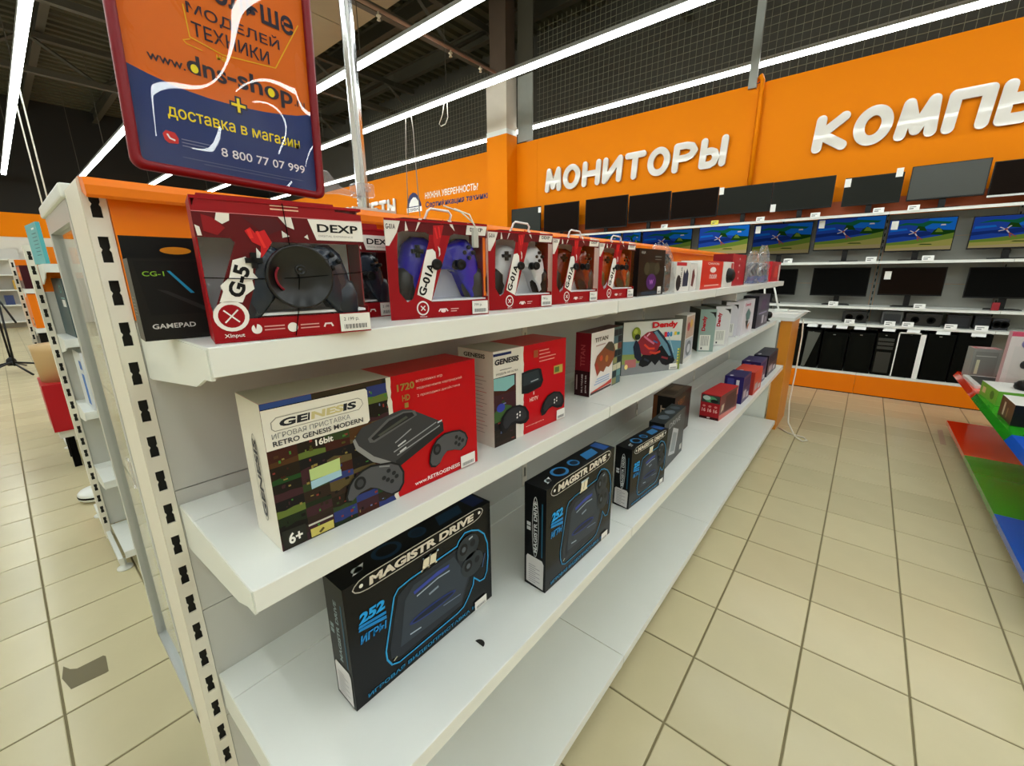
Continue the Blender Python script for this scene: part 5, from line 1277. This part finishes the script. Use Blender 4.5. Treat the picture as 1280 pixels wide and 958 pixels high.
for k, (x, z) in enumerate(((.08, .37), (.17, .36), (.10, .22), (.20, .21), (.09, .06), (.21, .06))):
    MB().loft([(.022*math.cos(t), .030*math.sin(t)) for t in [2*math.pi*j/12 for j in range(12)]], [(1, 0), (.9, .012), (.5, .02)], BLACK if k % 3 else mat('lilac_mouse', '#8a84b8', .3), fr=lambda u, v, h: (x+u, -.001-h, z+v)).build('mouse', R)
bx((-.001, -.024, .02), (.301, -.022, .41), FILM).build('clear_window', R)
R = carton('upright_pack', 'pale violet clear pack standing between the grey box and the pinkish pack', 'blister pack', (1.235, 2.96, ZR), .12, .05, .33, 10, '#9c9cb4', side='#a8a8b8', topc='#b45a6c')
a = Art(front); a.rect(.01, .2, .11, .3, '#c0bccc', 1).rect(.02, .04, .10, .16, '#3c3444', 1); a.build('front_print', R)
R = carton('upright_pack', 'blue and red pack standing on top shelf end behind the pinkish pack', 'blister pack', (1.30, 3.10, ZR), .26, .06, .54, 6, '#4c5cae', side='#c05048', topc='#c85a5a')
a = Art(front); a.rect(.02, .30, .12, .45, '#5c6cd0', 1).rect(.14, .3, .24, .45, '#3c4494', 1); a.build('front_print', R)
bx((0, 0, 0), (.05, .10, .12), ink('#a82028')).build('small_red_pack', None, (1.24, 2.80, ZR))
o = bpy.data.objects['small_red_pack']; o['label'] = 'small dark red pack between the grey box and the tall packs'; o['category'] = 'small box'

# ================================================================== LEFT AISLES
def side_gondola(xc, label, levels, lip=.30, y0=-1.855, length=3.9, header=True):
    g = thing('shelving_gondola', label, 'shelving', (xc, y0, 0), group='white metal gondolas')
    for k in range(5):
        mb = MB(); upright(mb, -.04, .04, k*.95, 1.505, 1.46, .0631); mb.build('upright', g)
        for s in (1, -1):
            bx((0, k*.95+.004, .035), (s*.39, k*.95+.02, .07), WHITE).build('base_leg', g)
            MB().lathe((s*.36, k*.95+.02, 0), [(.03, 0), (.03, .008), (.010, .014), (.010, .05)], WHITE, 12).build('foot', g)
        bx((.027, k*.95+.006, .04), (.0281, k*.95+.020, 1.5), SLOTD).build('slot_recess', g) if k == 0 else None
    for k in range(4):
        bx((-.03, k*.95+.027, .10), (.03, (k+1)*.95-.001, 1.30), PANEL).build('back_panel', g)
        if header: bx((-.03, k*.95+.027, 1.302), (.032, (k+1)*.95-.001, 1.50), ORANGE).build('header_panel', g)
        for s in (1, -1):
            for z, lp in levels:
                mb = MB(); shelf_part(mb, s*.04, s*lp, k*.95+(.027 if k == 0 else .004), (k+1)*.95+.004, z)
                p = mb.build('shelf', g)
                if k == 0: bracket(s*.04, s*lp, .0275, z).build('shelf_bracket', p)
            mb = MB(); shelf_part(mb, s*.04, s*.40, k*.95+(.027 if k == 0 else .004), (k+1)*.95+.004, .10, split=.02); mb.build('base_shelf', g)
    return g
side_gondola(-2.64, 'second white shelving gondola across the left aisle, holding router boxes', [(1.42, .34), (1.11, .34), (.785, .34), (.445, .34)])
side_gondola(-4.95, 'third white shelving gondola at far left behind the second one', [(1.28, .34), (.98, .34), (.66, .34)])
R = carton('info_card', 'pale turquoise information sign standing on the second gondola', 'sign', (-2.56, -1.835, 1.421), .26, .012, .16, 4, '#58b4bc')
a = Art(front); a.rect(.14, .135, .20, .142, '#e8f4f4', 1)
for k in range(7): a.rect(.12, .118-.014*k, .22, .121-.014*k, '#2c6a74', 1)
a.build('sign_print', R)
R = carton('router_box', 'dark teal router box with pale side on the second gondola', 'router box', (-2.57, -1.80, 1.112), .25, .07, .25, 3, '#224048', side='#c8c4b4', topc='#b8b4a4')
a = Art(front); a.ring(.17, .205, .018, .014, .005, '#4cb4a8', 1); a.rect(.14, .165, .22, .169, '#8ac4c4', 1).rect(.15, .13, .22, .16, '#e4e4e0', 1); a.build('front_print', R)
R = carton('router_box', 'white and blue router box on the second gondola, below the dark one', 'router box', (-2.50, -1.80, .787), .19, .08, .26, 2, '#d8dce0', side='#dcdcd8')
a = Art(front); a.rect(.11, .18, .17, .22, '#1c6cc4', 1).rect(.11, .02, .17, .16, '#1c6cc4', 1); a.build('front_print', R)
R = carton('promo_box', 'orange promotional box on the third gondola', 'promo box', (-4.88, -1.83, .982), .26, .10, .26, 2, '#ec7c10')
a = Art(front); a.rect(.17, .02, .24, .08, '#2a1c1c', 1).ell(.205, .05, .02, .018, '#e8e8e4', 2); a.build('front_print', R)
R = carton('promo_box', 'dark red and orange box on top of the third gondola', 'promo box', (-4.88, -1.83, 1.282), .26, .10, .17, 2, '#3c1018')
a = Art(front); a.rect(.02, .06, .24, .16, '#d8641c', 1).rect(.05, .09, .2, .12, '#e8a04c', 2); a.build('front_print', R)
R = carton('fan_box', 'black box with white radiating lines on the third gondola', 'box', (-4.88, -1.83, .662), .26, .10, .28, 2, '#121210')
a = Art(front)
for k in range(9): t_ = .5+k*.27; a.line([(.13+.05*math.cos(t_), .12+.05*math.sin(t_)), (.13+.12*math.cos(t_), .12+.12*math.sin(t_))], .003, '#c8c8c0', 1)
a.build('front_print', R)
R = carton('red_container', 'open red cardboard display bin at the foot of the third gondola', 'display bin', (-4.40, -1.90, .30), .42, .30, .34, 0, '#b41c24')
MB().lathe((.22, .15, .34), [(.14, 0), (.15, .22), (.155, .26)], mat('kraft', '#c8a878', .7), 18).build('round_insert', R)
bx((.04, .02, -.06), (.38, .28, 0), WHITE).build('bin_base', R)
for x in (.06, .34): bx((x-.02, .05, -.30), (x+.02, .09, -.06), BLACKM).build('bin_leg', R)
t = thing('robot_vacuum', 'small round white robot vacuum on the floor by the second gondola', 'robot vacuum', (-3.30, -1.80, .0))
MB().lathe((0, 0, 0), [(.09, .01), (.10, .02), (.10, .05), (.09, .062), (.03, .066)], WHITE, 24).build('vacuum_body', t); MB().lathe((0, 0, 0), [(.101, .03), (.101, .042)], BLACKM, 24).build('bumper', t)
# microphone stand
t = thing('microphone_stand', 'black tripod microphone stand with boom at the left edge', 'microphone stand', (-9.3, -2.02, 0))
MB().tube([(0, 0, .12), (-.1, .0, 1.25)], .014, BLACK, 6).build('stand_pole', t); MB().tube([(.25, .02, .12), (.0, .05, 1.0)], .014, BLACK, 6).build('stand_pole', t)
for an in (.3, 1.7, 2.9, 4.2, 5.4): MB().tube([(.1, 0, .16), (.1+.55*math.cos(an), .55*math.sin(an), .02)], .014, BLACK, 6).build('leg', t)
MB().tube([(-.1, 0, 1.25), (.5, .15, .75)], .012, BLACK, 6).build('boom_arm', t); MB().tube([(-.1, 0, 1.25), (-.5, -.15, 1.45)], .012, BLACK, 6).build('boom_arm', t)
MB().lathe((0, 0, .10), [(.05, 0), (.06, .04), (.05, .09), (.02, .12)], BLACK, 10).build('stand_hub', t)
# far-left merchandise shelves against the left wall
for i, (y, lab) in enumerate(((-1.85, 'stocked wall shelf at far left, nearest the left edge'), (-.65, 'stocked wall shelf at far left beside the hanging cords'))):
    U = thing('stocked_shelf', lab, 'shelving', (XL+.05, y-.5, 0), group='stocked shelves on the left wall')
    bx((0, 0, 0), (.05, 1.0, 2.1), PANEL).build('back_panel', U)
    for z in (.15, .6, 1.0, 1.4, 1.8): bx((.05, .01, z), (.42, .99, z+.03), WHITE).build('shelf', U)
    for j in range(4):
        bx((.1, .05+.23*j, .63+(.4 if j % 2 else 0)), (.35, .22+.23*j, .88+(.4 if j % 2 else 0)), mat('merch_%d' % j, ['#3c7a3c', '#8a3c2c', '#2c3c6a', '#c8a040'][j], .5)).build('packed_goods', U)
